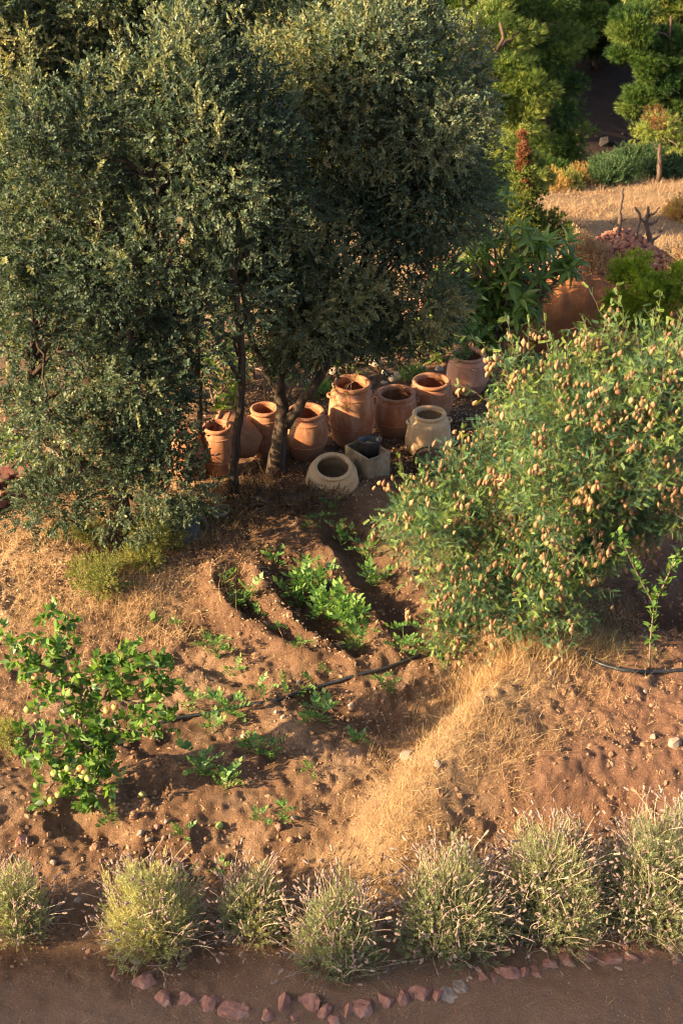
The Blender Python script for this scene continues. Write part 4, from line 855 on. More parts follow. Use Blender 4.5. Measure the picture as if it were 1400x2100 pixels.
for i in rng.permutation(len(C))[:150]:                # arching side shoots that break the outline
    if N[i] @ np.array([-.3, -.7, .3]) < -.1: continue
    p0 = C[i]; L = rng.uniform(.3, .6); P = curve(p0, p0 + norm(N[i] + np.array([0, 0, .15]) + rng.normal(size=3) * .3) * L, .14, 9, .015)
    mb.scatter(LTP, frames(np.repeat(np.gradient(P, axis=0), 2, 0) * 12 + rdirs(18)), np.repeat(P, 2, 0), rng.uniform(.7, 1.05, 18), np.clip(.6 + .25 * rng.normal(size=18), 0, 1)); mb.tube(P, np.linspace(.004, .0015, 9), 4, m=1)
    SHOOT += [P[k] for k in rng.integers(3, 9, 3)]
wp(mb.build('foliage', [M_senna, M_twig], t), t)
mb = MB(); bs = MB()
for i in range(9):
    e = C[rng.integers(len(C))] ; bs.tube(curve(sb + rng.normal(size=3) * [.12, .12, 0], sb * .35 + e * .65, .05, 10, .02), np.linspace(.035, .012, 10), 7)
for i in rng.permutation(len(C))[:90]:
    mb.tube(curve(sb * .75 + C[i] * .25, C[i] + N[i] * .12, .10, 9, .02), np.linspace(.009, .002, 9), 4)
wp(bs.build('stem', M_bark, t, True), t); wp(mb.build('twig', M_twig, t), t)
def pod_mesh(seed):
    r = np.random.default_rng(seed); z = np.linspace(0, 1, 7); ra = np.array([.03, .55, .9, 1, .85, .5, .02]); n = 8; a = np.linspace(0, 2 * PI, n, endpoint=False)
    rr = ra[:, None] * (1 + .10 * np.cos(a * 2 + 1)[None] + .06 * r.normal(size=(7, n))); V = np.stack([rr * np.cos(a) * .021, rr * np.sin(a) * .017, np.repeat(-z[:, None] * .074, n, 1)], -1).reshape(-1, 3)
    i = np.arange(6)[:, None] * n; j = np.arange(n)[None]; j2 = (j + 1) % n; m = MB(); m.add(V, None, np.stack([i + j, i + n + j, i + n + j2, i + j2], -1).reshape(-1, 4)); m.add([(.001, 0, 0), (-.001, 0, 0), (0, 0, .03)], [(0, 1, 2)]); return m
PODM = [pod_mesh(i) for i in range(6)]; PME = [p.mesh('pod', M_pod, True) for p in PODM]; PTP = [TMB(p) for p in PODM]
cand = []
vis = N @ norm(np.array([0, -.85, .5])) + .25 * rng.normal(size=len(C))
for i in np.argsort(-vis)[:int(len(C) * .80)]:
    for _ in range(rng.choice([0, 1, 2, 3, 4])):
        c = C[i] + N[i] * .21 * rng.uniform(.8, 1.25) + rng.normal(size=3) * .08
        for __ in range(rng.choice([1, 2, 4, 6])):
            cand.append((vis[i] + .2 * rng.random(), c + rng.normal(size=3) * [.038, .038, .045]))
for p in SHOOT:
    for __ in range(rng.choice([0, 1, 2, 3])): cand.append((.9 + .4 * rng.random(), p + rng.normal(size=3) * [.03, .03, .01] - [0, 0, .02]))
cand.sort(key=lambda q: -q[0]); cand = [c for c in cand if c[1][2] > gz(c[1][0], c[1][1]) + .08]
for k, (_, p) in enumerate(cand[:300]):
    d = norm(np.array([[rng.normal() * .3, rng.normal() * .3, 1]])); place_mat(PME[k % 6], 'pod', None, frames(d)[0], p, rng.uniform(.7, 1.3)).parent = t
    o = COL.objects[-1]; o.matrix_parent_inverse = Matrix.Translation(-Vector(t.location))
mb = MB(); P = np.array([p for _, p in cand[300:]])
for q in range(6):
    Pq = P[q::6]; mb.scatter(PTP[q], frames(np.stack([rng.normal(size=len(Pq)) * .3, rng.normal(size=len(Pq)) * .3, np.ones(len(Pq))], 1)), Pq, rng.uniform(.6, 1.15, len(Pq)))
tag(wp(mb.build('pods', M_pod, t, True), t), None, None, None, 'stuff')
print('pods', len(cand), 'senna lobes', len(C))

# ------------------------------------------------------------------ lavender
LVL = kite(.030, .0062, .1)
LVT = [sprig(14, .09, LVL, 48, .0015, .5), sprig(12, .07, LVL, 55, .0015, .5), sprig(16, .11, LVL, 42, .0015, .5)]
def stalk(seed):
    r = np.random.default_rng(seed); L = r.uniform(.14, .27); m = MB(); b = r.normal(size=2) * .06
    P = np.array([(b[0] * t_ ** 2, b[1] * t_ ** 2, L * t_) for t_ in np.linspace(0, 1, 6)]); m.tube(P, np.linspace(.0022, .0016, 6), 3, m=0, cap=False)
    if r.random() < .6: P[-1] += np.array([b[0], b[1], 0]) * .3
    e = P[-1]; d = norm(P[-1] - P[-2]); n = 9
    z = np.linspace(0, r.uniform(.035, .055), n); a = np.linspace(0, 2 * PI, 5, endpoint=False); rad = .0088 * np.array([.5, 1.0, .75, 1.1, .8, 1.1, .8, .9, .1])
    m.tube(e + d * z[:, None], rad, 5, m=1, wob=.15); return m
STK = [stalk(i) for i in range(10)]; STKM = [s.mesh('flower_stalk', [M_lavst, M_lavfl]) for s in STK]; STKT = [TMB(s) for s in STK]
def lavender(label, px, py, wpx, hpx, nst, v0=.45):
    b = G(px, py - 32); m = mpp(b); R = wpx * m / 2; H = hpx * m * 1.02
    t = thing('lavender_bush', label, 'lavender', b, 0, 'faded lavender bushes along the path')
    n = int(2600 * (R / .4) ** 2); d = rdirs(n * 2); d = d[d[:, 2] > -.12][:n]; n = len(d)
    lump = 1 + .22 * np.sin(d[:, 0] * 4 + px) * np.sin(d[:, 1] * 4 + px * .3) + .10 * np.sin(d[:, 0] * 9 + d[:, 2] * 7 + px) + .05 * rng.normal(size=n)
    f = rng.uniform(.40, .88, n); rad = np.array([R, R * .85, H]) * lump[:, None]
    P = b + d * rad * f[:, None] + np.array([0, 0, .03]); dd = norm(d * [.7, .7, .6] + np.array([0, 0, .8]) + rng.normal(size=(n, 3)) * .22)
    mb = MB(); clump = vnoise(P[:, 0], P[:, 2] * 1.3 + P[:, 1], .10)
    for q in range(3):
        s = slice(q, None, 3); mb.scatter(LVT[q], frames(dd[s]), P[s], rng.uniform(.7, 1.15, len(P[s])), np.clip(v0 + .45 * clump[s] + .14 * rng.normal(size=len(P[s])), 0, 1))
    wp(mb.build('foliage', [M_lav, M_twig], t), t)
    sm = MB(); 
    for i in range(60):
        dv = rdirs(1)[0]; dv[2] = abs(dv[2]) * .8 + .05; sm.tube(curve(b + rng.normal(size=3) * [.04, .04, .0], b + norm(dv) * np.array([R, R, H]) * rng.uniform(.4, .8), rng.uniform(-.15, .05), 7, .04), np.linspace(.007, .003, 7), 4)
    for i in range(11):                                # dead woody stems hanging over the path
        a_ = rng.uniform(PI * 1.02, PI * 1.98); e = b + np.array([math.cos(a_) * R * 1.05, math.sin(a_) * R * .75, 0]); e[2] = gz(e[0], e[1]) + rng.uniform(.01, .12)
        sm.tube(curve(b + np.array([0, 0, .08]), e, rng.uniform(.05, .3), 8, .05), np.linspace(.005, .002, 8), 4)
    wp(sm.build('woody_stem', M_lavst, t), t)
    nst = int(nst * 1.25); d = rdirs(nst * 4); d = d[(d[:, 2] > -.05)]; d = d[:nst]; k = len(d)
    P = b + d * np.array([R, R * .85, H]) * rng.uniform(.60, .94, (k, 1)); dd = norm(d * [.55, .55, .4] + np.array([0, 0, .85]) + rng.normal(size=(k, 3)) * .2)
    low = (d[:, 2] < .1) & (rng.random(k) < .3); dd[low] = norm(dd[low] * [1.6, 1.6, .3])
    order = np.argsort(P[:, 1] - .5 * P[:, 2]); n1 = 60
    RR = frames(dd)
    for i in order[:n1]:
        o = place_mat(STKM[i % 10], 'flower_stalk', t, RR[i], P[i], rng.uniform(.75, 1.15)); o.matrix_parent_inverse = Matrix.Translation(-Vector(t.location))
    mb = MB(); rest = order[n1:]
    for q in range(10):
        s = rest[q::10]
        if len(s): mb.scatter(STKT[q], RR[s], P[s], rng.uniform(.75, 1.15, len(s)))
    tag(wp(mb.build('flower_stalks', [M_lavst, M_lavfl], t), t), None, None, None, 'stuff')
lavender('lavender bush cut by the left border', 35, 1935, 150, 150, 130, .45)
lavender('well rounded lavender bush with red stones at its foot, second from left', 312, 1955, 215, 200, 230, .52)
lavender('small thin lavender bush between two larger ones', 522, 1930, 150, 125, 140, .42)
lavender('upright round lavender bush nearest the path, in the middle', 692, 1995, 180, 190, 240, .45)
lavender('lavender bush leaning against the dry mound, third from right', 925, 1945, 240, 205, 360, .45)
lavender('tall dense lavender bush second from the right border', 1125, 1918, 240, 250, 430, .45)
lavender('largest lavender bush, cut by the right border', 1338, 1908, 255, 272, 470, .48)

# ------------------------------------------------------------------ apple tree
AL = leaf_tpl(.085, .045, .22, -.25); ALM = [MB() for _ in range(3)]
for i, s in enumerate(ALM): s.scatter(leaf_tpl(.085, .042 + .004 * i, .2, -.15 - .12 * i), np.eye(3)[None], np.zeros((1, 3)), 1.0, .3 + .2 * i)
ALME = [s.mesh('leaf', M_apl, True) for s in ALM]
ab = G(160, 1600); YA = ab[1]
t = thing('apple_tree', 'low spreading apple tree with ripening apples at the left', 'tree', ab)
def PA(px, py, dy=0): return W(px, py, YA + dy)
BR = [[ab, PA(165, 1520), PA(170, 1430), PA(150, 1360), PA(95, 1290, .1)], [PA(168, 1480), PA(215, 1430, -.1), PA(265, 1360, -.1), PA(300, 1330)], [PA(150, 1390), PA(90, 1370), PA(40, 1350), PA(15, 1300)], [PA(215, 1430, -.1), PA(280, 1440, -.2), PA(330, 1440, -.2), PA(350, 1480, -.2)],
      [PA(165, 1530), PA(120, 1560, -.2), PA(100, 1610, -.25), PA(85, 1660, -.3)], [PA(165, 1520), PA(190, 1570, -.25), PA(215, 1600, -.3)], [PA(150, 1360), PA(125, 1310, .1), PA(120, 1270, .1)], [PA(265, 1360, -.1), PA(315, 1370, -.1), PA(345, 1400, -.1)], [PA(160, 1450), PA(110, 1430, -.2), PA(60, 1400, -.1)], [PA(130, 1560, -.2), PA(170, 1620, -.3), PA(180, 1650, -.3)], [PA(165, 1500), PA(230, 1490, -.2), PA(300, 1500, -.25)], [PA(160, 1450), PA(200, 1390, -.15), PA(230, 1360, -.1)], [PA(168, 1540), PA(130, 1500, -.2), PA(80, 1500, -.2), PA(60, 1560, -.25)], [PA(165, 1530), PA(210, 1540, -.25), PA(200, 1570, -.3)]]
pts = []
for i, b in enumerate(BR):
    P = np.array(b); s = np.linspace(0, len(P) - 1, 22); P = np.stack([np.interp(s, np.arange(len(P)), P[:, k]) for k in range(3)], 1); P[1:-1] += rng.normal(size=P[1:-1].shape) * .012
    m = MB(); m.tube(P, np.linspace(.028 if i == 0 else .014, .004, 22), 7); wp(m.build('trunk' if i == 0 else 'branch', M_twig, t, True), t)
    pts.append(P[4 if i else 9:])
pts = np.concatenate(pts); pts = pts[rng.random(len(pts)) < .98]
LP = []; LR = []
for p in pts:
    for _ in range(rng.choice([1, 1, 2, 2])):
        c = p + rng.normal(size=3) * [.075, .07, .065]; ax = norm(rng.normal(size=3) * .7 + [0, -.2, .6]); k = rng.integers(5, 9)
        az = np.arange(k) * 2.4; el = rng.uniform(.6, 1.35, k); d = np.stack([np.cos(az) * np.sin(el), np.sin(az) * np.sin(el), np.cos(el)], 1); Fm = frames(ax[None])[0]; dw = d @ Fm.T
        z = norm(dw); up = norm(ax + rng.normal(size=(k, 3)) * .3); x = norm(np.cross(up, z)); y = np.cross(z, x); LP.append(np.repeat(c[None], k, 0) + z * .012); LR.append(np.stack([x, y, z], 2))
LP = np.concatenate(LP); LR = np.concatenate(LR); o_ = np.argsort(LP[:, 1] - .6 * LP[:, 2] + rng.normal(size=len(LP)) * .12); o_ = o_[LP[o_][:, 2] > gz(LP[o_][:, 0], LP[o_][:, 1]) + .03]
for i in o_[:300]:
    o = place_mat(ALME[i % 3], 'leaf', t, LR[i], LP[i], rng.uniform(.75, 1.2)); o.matrix_parent_inverse = Matrix.Translation(-Vector(t.location))
mb = MB(); r_ = o_[300:]; mb.scatter(AL, LR[r_], LP[r_], rng.uniform(.7, 1.2, len(r_)), np.clip(.5 + .25 * rng.normal(size=len(r_)), 0, 1)); tag(wp(mb.build('leaves', M_apl, t, True), t), None, None, None, 'stuff')
def applemat(name, a, b_):
    m, nt, bs_ = newmat(name); tc = nt.nodes.new('ShaderNodeTexCoord'); n = noise(nt, 9, 3); oi = nt.nodes.new('ShaderNodeObjectInfo')
    g_ = nt.nodes.new('ShaderNodeVectorMath'); g_.operation = 'DOT_PRODUCT'; nt.links.new(tc.outputs['Object'], g_.inputs[0]); g_.inputs[1].default_value = (12, -10, 8)
    f = math_(nt, 'ADD', math_(nt, 'MULTIPLY', g_.outputs['Value'], .7), math_(nt, 'ADD', math_(nt, 'MULTIPLY', n, .8), math_(nt, 'MULTIPLY', oi.outputs['Random'], .5)))
    nt.links.new(ramp(nt, f, [a, a, b_, b_], [0, .55, 1.0, 1]), bs_.inputs['Base Color']); bs_.inputs['Roughness'].default_value = .35; return m
M_ap = applemat('apple_skin', (0.30, 0.31, 0.08), (0.42, 0.19, 0.06)); M_apg = applemat('green_apple_skin', (0.24, 0.31, 0.08), (0.36, 0.32, 0.09))
APP = lathe(smooth_prof([(.001, -.026), (.012, -.030), (.026, -.020), (.033, .0), (.030, .018), (.016, .029), (.006, .026), (.001, .022)], 16), 16); APP.tube([(0, 0, .02), (.002, 0, .032), (.006, 0, .044)], .0017, 5)
AM1 = APP.mesh('apple', M_ap, True); AM2 = APP.mesh('apple', M_apg, True)
for px, py, dy, g_, s in [(72, 1388, -.15, 0, 1), (84, 1387, -.12, 0, .9), (220, 1457, -.3, 0, 1), (236, 1450, -.28, 0, .9), (332, 1434, -.25, 1, .8), (140, 1576, -.42, 1, 1), (147, 1580, -.4, 1, 1.05), (165, 1576, -.42, 0, .95), (174, 1580, -.42, 0, 1.1), (182, 1596, -.4, 1, 1.1), (170, 1590, -.38, 1, 1), (112, 1586, -.35, 1, 1), (106, 1642, -.42, 1, 1.05), (120, 1630, -.4, 1, .9), (57, 1455, -.15, 0, 1), (320, 1425, -.2, 1, .8), (76, 1610, -.3, 1, .9)]:
    wp(place(AM2 if g_ else AM1, 'apple', t, PA(px, py, dy), (rng.normal() * .4, rng.normal() * .4, rng.random() * 6), s), t)
for px, py, me, s, lb in [(451, 1697, AM2, 1.05, 'fallen green apple lying in a shallow hollow of bare soil'), (292, 1634, AM1, 1.0, 'fallen yellow apple beside dry leaves near the apple tree'), (382, 1590, AM2, .8, 'fallen green apple at the foot of a potato plant')]:
    tag(place(me, 'apple', None, G(px, py) + np.array([0, 0, .022]), (1.1, .3, rng.random() * 6), s), lb, 'apple')

# ------------------------------------------------------------------ loquat trees
def loquat_leaf(L=.24, Wd=.062):
    m = MB(); n = 6; V = []; Fq = []
    for i in range(n):
        s_ = i / (n - 1); wd = Wd / 2 * math.sin(PI * min(1, .08 + .92 * s_) ** .8) if i < n - 1 else .002; zz = L * s_; c = -.30 * L * s_ ** 2
        V += [(-wd, c + .25 * wd, zz), (0, c, zz), (wd, c + .25 * wd, zz)]
    for i in range(n - 1):
        a = i * 3; Fq += [(a, a + 1, a + 4, a + 3), (a + 1, a + 2, a + 5, a + 4)]
    m.add(V, None, Fq); return m
LQ = [loquat_leaf(.22, .058), loquat_leaf(.26, .066), loquat_leaf(.19, .055)]
LQT = [TMB(m) for m in LQ]; LQM = []
for i, m in enumerate(LQ): m.A = [np.full(len(m.V[0]), .3 + .2 * i)]; LQM.append(m.mesh('leaf', M_loq, True))
def loquat(name, label, base, tips, nobj, size=1.0, group=None, kk=(9, 14), mat=None):
    t = thing(name, label, 'tree' if 'tree' in name else 'plant', base, 0, group); bm = MB(); PR = []
    hub = base + (np.mean(tips, 0) - base) * .35
    bm.tube(curve(base, hub, 0, 6, .02), np.linspace(.05, .035, 6) * size, 8)
    for p in tips:
        bm.tube(curve(hub + rng.normal(size=3) * .05, p, -.06, 8, .03), np.linspace(.022, .008, 8) * size, 6)
        ax = norm(norm(p - hub) * .6 + np.array([0, -.1, .7]) + rng.normal(size=3) * .2); k = rng.integers(*kk); az = np.arange(k) * 2.4 + rng.random() * 6; el = np.linspace(.5, 2.05, k) + rng.normal(size=k) * .12
        d = np.stack([np.cos(az) * np.sin(el), np.sin(az) * np.sin(el), np.cos(el)], 1); dw = d @ frames(ax[None])[0].T; z = norm(dw); x = norm(np.cross(ax + rng.normal(size=(k, 3)) * .1, z)); y = np.cross(z, x)
        for i in range(k): PR.append((p + z[i] * .02, np.stack([x[i], y[i], z[i]], 1)))
    wp(bm.build('branch', M_twig, t, True), t)
    PR.sort(key=lambda q: q[0][1] - .4 * q[0][2] + rng.normal() * .15)
    for i, (p, R) in enumerate(PR[:nobj]):
        o = place_mat(LQM[i % 3], 'leaf', t, R, p, size * rng.uniform(.75, 1.15)); o.matrix_parent_inverse = Matrix.Translation(-Vector(t.location))
    if len(PR) > nobj:
        mb = MB(); r_ = PR[nobj:]; mb.scatter(LQT[0], np.array([q[1] for q in r_]), np.array([q[0] for q in r_]), size * rng.uniform(.8, 1.2, len(r_)), np.clip(.45 + .2 * rng.normal(size=len(r_)), 0, 1)); tag(wp(mb.build('leaves', M_loq, t, True), t), None, None, None, 'stuff')
    return t
lb_ = on((1035 - 700) / FPX * 20.0, 18.35); tips = []
for (px, py, rx, ry_, n) in [(1040, 500, 90, 40, 20), (960, 470, 30, 40, 5), (1000, 590, 90, 60, 22), (1110, 540, 60, 50, 13), (1020, 650, 80, 50, 18), (940, 650, 55, 70, 18), (930, 560, 40, 50, 9), (970, 620, 60, 60, 12), (1060, 600, 60, 60, 12), (1150, 520, 30, 30, 3), (920, 690, 40, 40, 5), (1020, 420, 25, 20, 2)]:
    for _ in range(n):
        tips.append(W(px + rng.uniform(-1, 1) * rx, py + rng.uniform(-1, 1) * ry_, 18.2 + rng.normal() * .22))
loquat('loquat_tree', 'loquat tree with long glossy leaves before the orange clay bank', lb_, np.array(tips), 300, 1.15)
for k, (px, py, n, lb, s) in enumerate([(440, 800, 9, 'long leaved young loquat between the left oak stems, orange flecks among its leaves', .8), (475, 760, 8, 'young loquat plant seen just behind the slender oak stems', .8), (30, 960, 9, 'dark long leaved plant above the flagstone wall at left', 1.0), (520, 745, 6, 'young loquat behind the narrow jar', .8), (450, 720, 8, 'pale leaved young loquat highest between the oak stems', .8), (700, 735, 7, 'dark young loquat under the oak above the tallest jar', .8), (860, 715, 9, 'dark leafy young loquat left of the pale planted jar', .9), (590, 790, 6, 'low dark young loquat behind the squat jar', .7), (790, 715, 7, 'shaded young loquat above the pale stones behind the jars', .8)]):
    b = G(px, py + 30); tp = np.array([W(px + rng.normal() * 28, py - 15 + rng.normal() * 36, b[1] + rng.normal() * .2) for _ in range(n)]); loquat('loquat_plant', lb, b, tp, 60, s, 'young loquat plants behind the oaks')
# yellow green shrub with dark leaning stem at right
b = G(1350, 720); Yb = b[1] - .5; b = on(b[0], Yb)
t = thing('broom_shrub', 'yellow green shrub with dark leaning stem in front of the red rubble', 'shrub', b)
C, N = lobes([EP(1280, 548, Yb, 45, 30, .35), EP(1335, 600, Yb, 45, 35, .4), EP(1300, 645, Yb, 60, 40, .45), EP(1375, 650, Yb, 60, 60, .5), EP(1405, 600, Yb, 40, 50, .4)], .26, (.4, 1), .2)
keep = rng.random(len(C)) < .5; C, N = C[keep], N[keep]; mb = MB(); fill(mb, C, N, .16, 34, [tuft(9, .11, .009, .5), tuft(9, .09, .009, .6)], up=1.0, v0=.5); wp(mb.build('foliage', M_yshrub, t), t)
mb = MB(); tp_ = W(1245, 575, Yb); mb.tube(np.array([b, W(1345, 640, Yb), W(1325, 600, Yb), W(1295, 580, Yb), tp_]), [.04, .032, .028, .02, .008], 7)
for i in rng.permutation(len(C))[:18]: mb.tube(curve(W(1325 + rng.normal() * 10, 605, Yb), C[i], .05, 7, .03), np.linspace(.014, .004, 7), 5)
wp(mb.build('stem', M_bark, t, True), t)
# plant in the pale jar, plant trailing from tallest jar
def small_plant(name, label, cat, tips, base, mat, size, group=None, nl=7):
    t = thing(name, label, cat, base, 0, group); bm = MB()
    for p in tips: bm.tube(curve(base, p, .1, 7, .04), np.linspace(.005, .002, 7), 5)
    wp(bm.build('stem', M_twig, t), t); mb = MB()
    for p in tips: mb.scatter(SHT[0], frames(rdirs(nl) + norm(p - base)), p + rng.normal(size=(nl, 3)) * .05 * size, size * rng.uniform(.6, 1.1, nl), np.clip(.5 + .25 * rng.normal(size=nl), 0, 1))
    wp(mb.build('foliage', [mat, M_twig], t), t); return t
g = G(960, 805)[1]; p0 = W(960, 724, g); small_plant('potted_plant', 'bushy green plant growing out of the pale pink jar', 'plant', [W(955 + rng.normal() * 22, 690 + rng.normal() * 18, g + rng.normal() * .1) for _ in range(22)], p0 - [0, 0, .1], M_pot, 1.2)
g = G(721, 906)[1]; p0 = W(722, 786, g); small_plant('trailing_plant', 'wiry plant trailing over the rim of the tallest jar', 'plant', [W(725, 765, g), W(715, 770, g), W(705, 800, g - .22), W(700, 824, g - .27), W(710, 826, g - .27), W(735, 768, g)], p0, M_weed, .7, nl=3)

# ------------------------------------------------------------------ potato plants and other seedlings
def potato_leaf(seed):
    r = np.random.default_rng(seed); m = MB(); n = 4
    for i in range(n):
        for s in ((-1, 1) if i < n - 1 else (0,)):
            z = .025 + .024 * i; sz_ = .046 * (1 if i else .6) * (1.25 if s == 0 else 1); d = np.array([s * .8, .0, .7 if s else 1.0]); d = norm(d); zz = d; x = norm(np.cross(np.array([0, 1.0, 0]) + r.normal(size=3) * .25, zz)); y = np.cross(zz, x)
            m.scatter(leaf_tpl(sz_, sz_ * .62, .15, -.2), np.stack([x, y, zz], 1)[None], np.array([[0, -.25 * z * z / .1, z]]), 1.0, np.array([r.uniform(.25, .75)]))
    m.add([(.0018, 0, 0), (-.0018, 0, 0), (0, -.01, .1)], [(0, 1, 2)]); return m
PLM = [potato_leaf(i).mesh('leaf', M_pot, True) for i in range(7)]
def potato(label, px, py, size, n, group='potato plants in the garden bed', name='potato_plant', spread=1.0, meshes=PLM):
    size *= 1.45; n = int(n * 1.5)
    b = G(px, py); t = thing(name, label, 'plant', b, 0, group); bm = MB(); k = max(2, n // 4)
    tops = []
    for i in range(k):
        a = rng.random() * 2 * PI; L = size * rng.uniform(.5, 1.0); e = np.array([math.cos(a) * L * .42 * spread, math.sin(a) * L * .42 * spread, L * rng.uniform(.65, 1.05)]); P = curve((0, 0, -.01), e, .05, 7, .04); bm.tube(P, np.linspace(.006, .003, 7) * min(1, size * 5), 5); tops.append(P)
    bm.build('stem', M_ggrass, t)
    for i in range(n):
        P = tops[i % k]; q = P[rng.integers(2, 7)] if i >= k else P[-1]; dl = norm(np.array([[rng.normal(), rng.normal() - .15, rng.uniform(.1, .9)]])); z = dl[0]; x = norm(np.cross(np.array([0, 0, 1.0]), z)); y = np.cross(z, x); R = np.stack([x, y, z], 1)
        place_mat(meshes[rng.integers(len(meshes))], 'leaf', t, R, q, rng.uniform(.7, 1.25) * min(1.35, .5 + size * 2.4))
    return t
POT = [(490, 1245, .20, 12, 'leafy potato plant at the top of the left furrow'), (470, 1200, .14, 7, 'small shaded potato plant uphill of the left furrow'), (565, 1155, .14, 7, 'shaded potato plant above the heap of pale husks'), (615, 1245, .26, 20, 'bright potato plant heading the row in the sunken bed'), (645, 1225, .26, 20, 'bushy potato plant second in the sunken row'), (670, 1270, .26, 20, 'potato plant in the middle of the sunken row'), (700, 1280, .26, 20, 'potato plant next along the sunken row toward the hose'), (720, 1300, .26, 20, 'potato plant lower in the sunken row'), (738, 1330, .18, 10, 'last potato plant of the sunken row'), (640, 1190, .18, 9, 'potato plant behind the head of the sunken row'),
       (760, 1200, .22, 12, 'shaded potato plant in the right furrow near the podded bush'), (700, 1120, .2, 9, 'shaded potato plant near the top of the right furrow'), (750, 1150, .18, 8, 'dim potato plant in the upper right furrow'), (450, 1350, .18, 10, 'lit potato plant on the slope below the left furrow'), (478, 1385, .11, 6, 'small potato plant just below the lit one on the slope'), (540, 1425, .12, 6, 'small potato plant just above the hose in mid bed'), (595, 1425, .08, 4, 'tiny wilting plant touching the hose'), (635, 1425, .13, 7, 'plant standing right on the hose line'), (655, 1480, .20, 11, 'large potato plant below the hose with yellowing leaves'), (392, 1460, .13, 6, 'potato plant right of the apple tree branches'), (470, 1465, .19, 11, 'tall leggy potato plant over the hose'), (440, 1505, .12, 6, 'small plant below the leggy one'), (412, 1590, .18, 12, 'bushy lit potato plant below the hose at left'), (462, 1620, .14, 9, 'compact potato plant right below the bushy one'), (505, 1545, .13, 7, 'sparse yellowish potato plant in the lower bed'), (560, 1560, .12, 9, 'bright compact potato plant in the lower bed'), (730, 1525, .09, 6, 'flat little potato plant alone in the lower bed'), (643, 1585, .07, 4, 'pale tiny seedling in the lower bed'), (568, 1295, .09, 5, 'seedling on the ridge beside the left furrow'), (616, 1330, .10, 6, 'seedling on the ridge above the hose'), (530, 1262, .07, 4, 'tiny seedling right of the left furrow plant'), (668, 1375, .08, 5, 'small seedling just above the hose'), (788, 1415, .10, 7, 'dark green seedling below the hose by the husks'), (362, 1290, .08, 4, 'tiny plant at the edge of the dry grass'), (575, 1680, .08, 7, 'low leafy seedling near the bottom of the bed'), (535, 1682, .07, 4, 'smaller seedling left of the low leafy one'), (384, 1725, .08, 4, 'tiny upright seedling above the second lavender'), (228, 1682, .11, 7, 'green seedling beside the hollow under the apple tree'), (458, 1785, .06, 4, 'tiny seedling just above the lavender tops'), (253, 1610, .05, 3, 'tiny seedling right of the apple tree'),
       (820, 1340, .16, 9, 'dark leafed plant by the hose end under the podded bush'), (870, 1340, .18, 10, 'shaded broad leafed plant under the podded bush'), (650, 1080, .14, 6, 'shaded seedling below the sunk cream jar'), (690, 1060, .12, 5, 'dim seedling at the top of the bed below the planter'), (1200, 1300, .1, 6, 'green seedling at the upper end of the right hose'), (230, 1210, .12, 8, 'fresh green seedling in the dry leaf litter at left'), (270, 1205, .08, 5, 'smaller green seedling in the leaf litter')]
for a in POT: potato(a[4], *a[:4])
# sapling at right
b = G(1330, 1372); t = thing('fruit_sapling', 'young leafy fruit sapling rising beside the hose at right', 'sapling', b); Yq = b[1]
SP = [[b, W(1333, 1310, Yq), W(1338, 1260, Yq), W(1342, 1215, Yq)], [W(1341, 1240, Yq), W(1318, 1200, Yq), W(1300, 1165, Yq), W(1282, 1125, Yq), W(1262, 1090, Yq)], [W(1342, 1235, Yq), W(1360, 1200, Yq), W(1375, 1165, Yq), W(1392, 1130, Yq)]]
for i, s in enumerate(SP):
    P = np.array(s); k = np.linspace(0, len(P) - 1, 16); P = np.stack([np.interp(k, np.arange(len(P)), P[:, j]) for j in range(3)], 1); m = MB(); m.tube(P, np.linspace(.011, .003, 16), 6); wp(m.build('trunk' if i == 0 else 'branch', M_twig, t, True), t)
    for q in P[(4 if i == 0 else 1):]:
        for _ in range(5 if i == 0 else 4):
            z = norm(rng.normal(size=3) * [1, 1, .6] + [0, -.2, .35]); x = norm(np.cross([0, 0, 1.0], z)); y = np.cross(z, x); o = place_mat(ALME[rng.integers(3)], 'leaf', t, np.stack([x, y, z], 1), q + z * .012, rng.uniform(.6, 1.0)); o.matrix_parent_inverse = Matrix.Translation(-Vector(t.location))
# weeds and dry bushes below the left oak
for px, py, r, h, mt, lb in [(235, 1215, 55, 60, M_weed, 'yellow green weed clump with rusty tips below the left oak'), (325, 1120, 55, 45, M_weed, 'green weed clump left of the leaning dark tile'), (390, 1075, 45, 30, M_ggrass, 'grassy green clump behind the dark tile'), (285, 1160, 35, 40, M_weed, 'feathery weed between the two larger clumps'), (170, 1110, 60, 30, M_weed, 'trailing broad weed under the edge of the left oak crown'), (850, 775, 22, 16, M_pot, 'fresh green tuft growing between the jars at the back'), (655, 810, 20, 18, M_pot, 'green weed between the squat jar and the tallest jar'), (20, 1530, 40, 28, M_weed, 'yellowish weed at left border below the apple tree')]:
    shrub_px('weed_clump', lb, 'weed', px, py, [(px + rng.normal() * r * .5, py - h * rng.uniform(.2, .75), rng.normal() * .08, r * rng.uniform(.25, .5), h * rng.uniform(.2, .4), r * .0025) for _ in range(6)], mt, R=.09, spacing=.13, nsp=16, size=.5, group='weed clumps', stems=8)
shrub_px('dead_brush', 'heap of blackened dead brush in front of the forked oak', 'brush', 560, 1035, [(530, 1032, 0, 60, 12, .3), (600, 1026, 0.05, 50, 10, .25), (660, 1022, .1, 40, 8, .2)], M_dead, R=.08, spacing=.15, nsp=16, size=.6, stems=40)

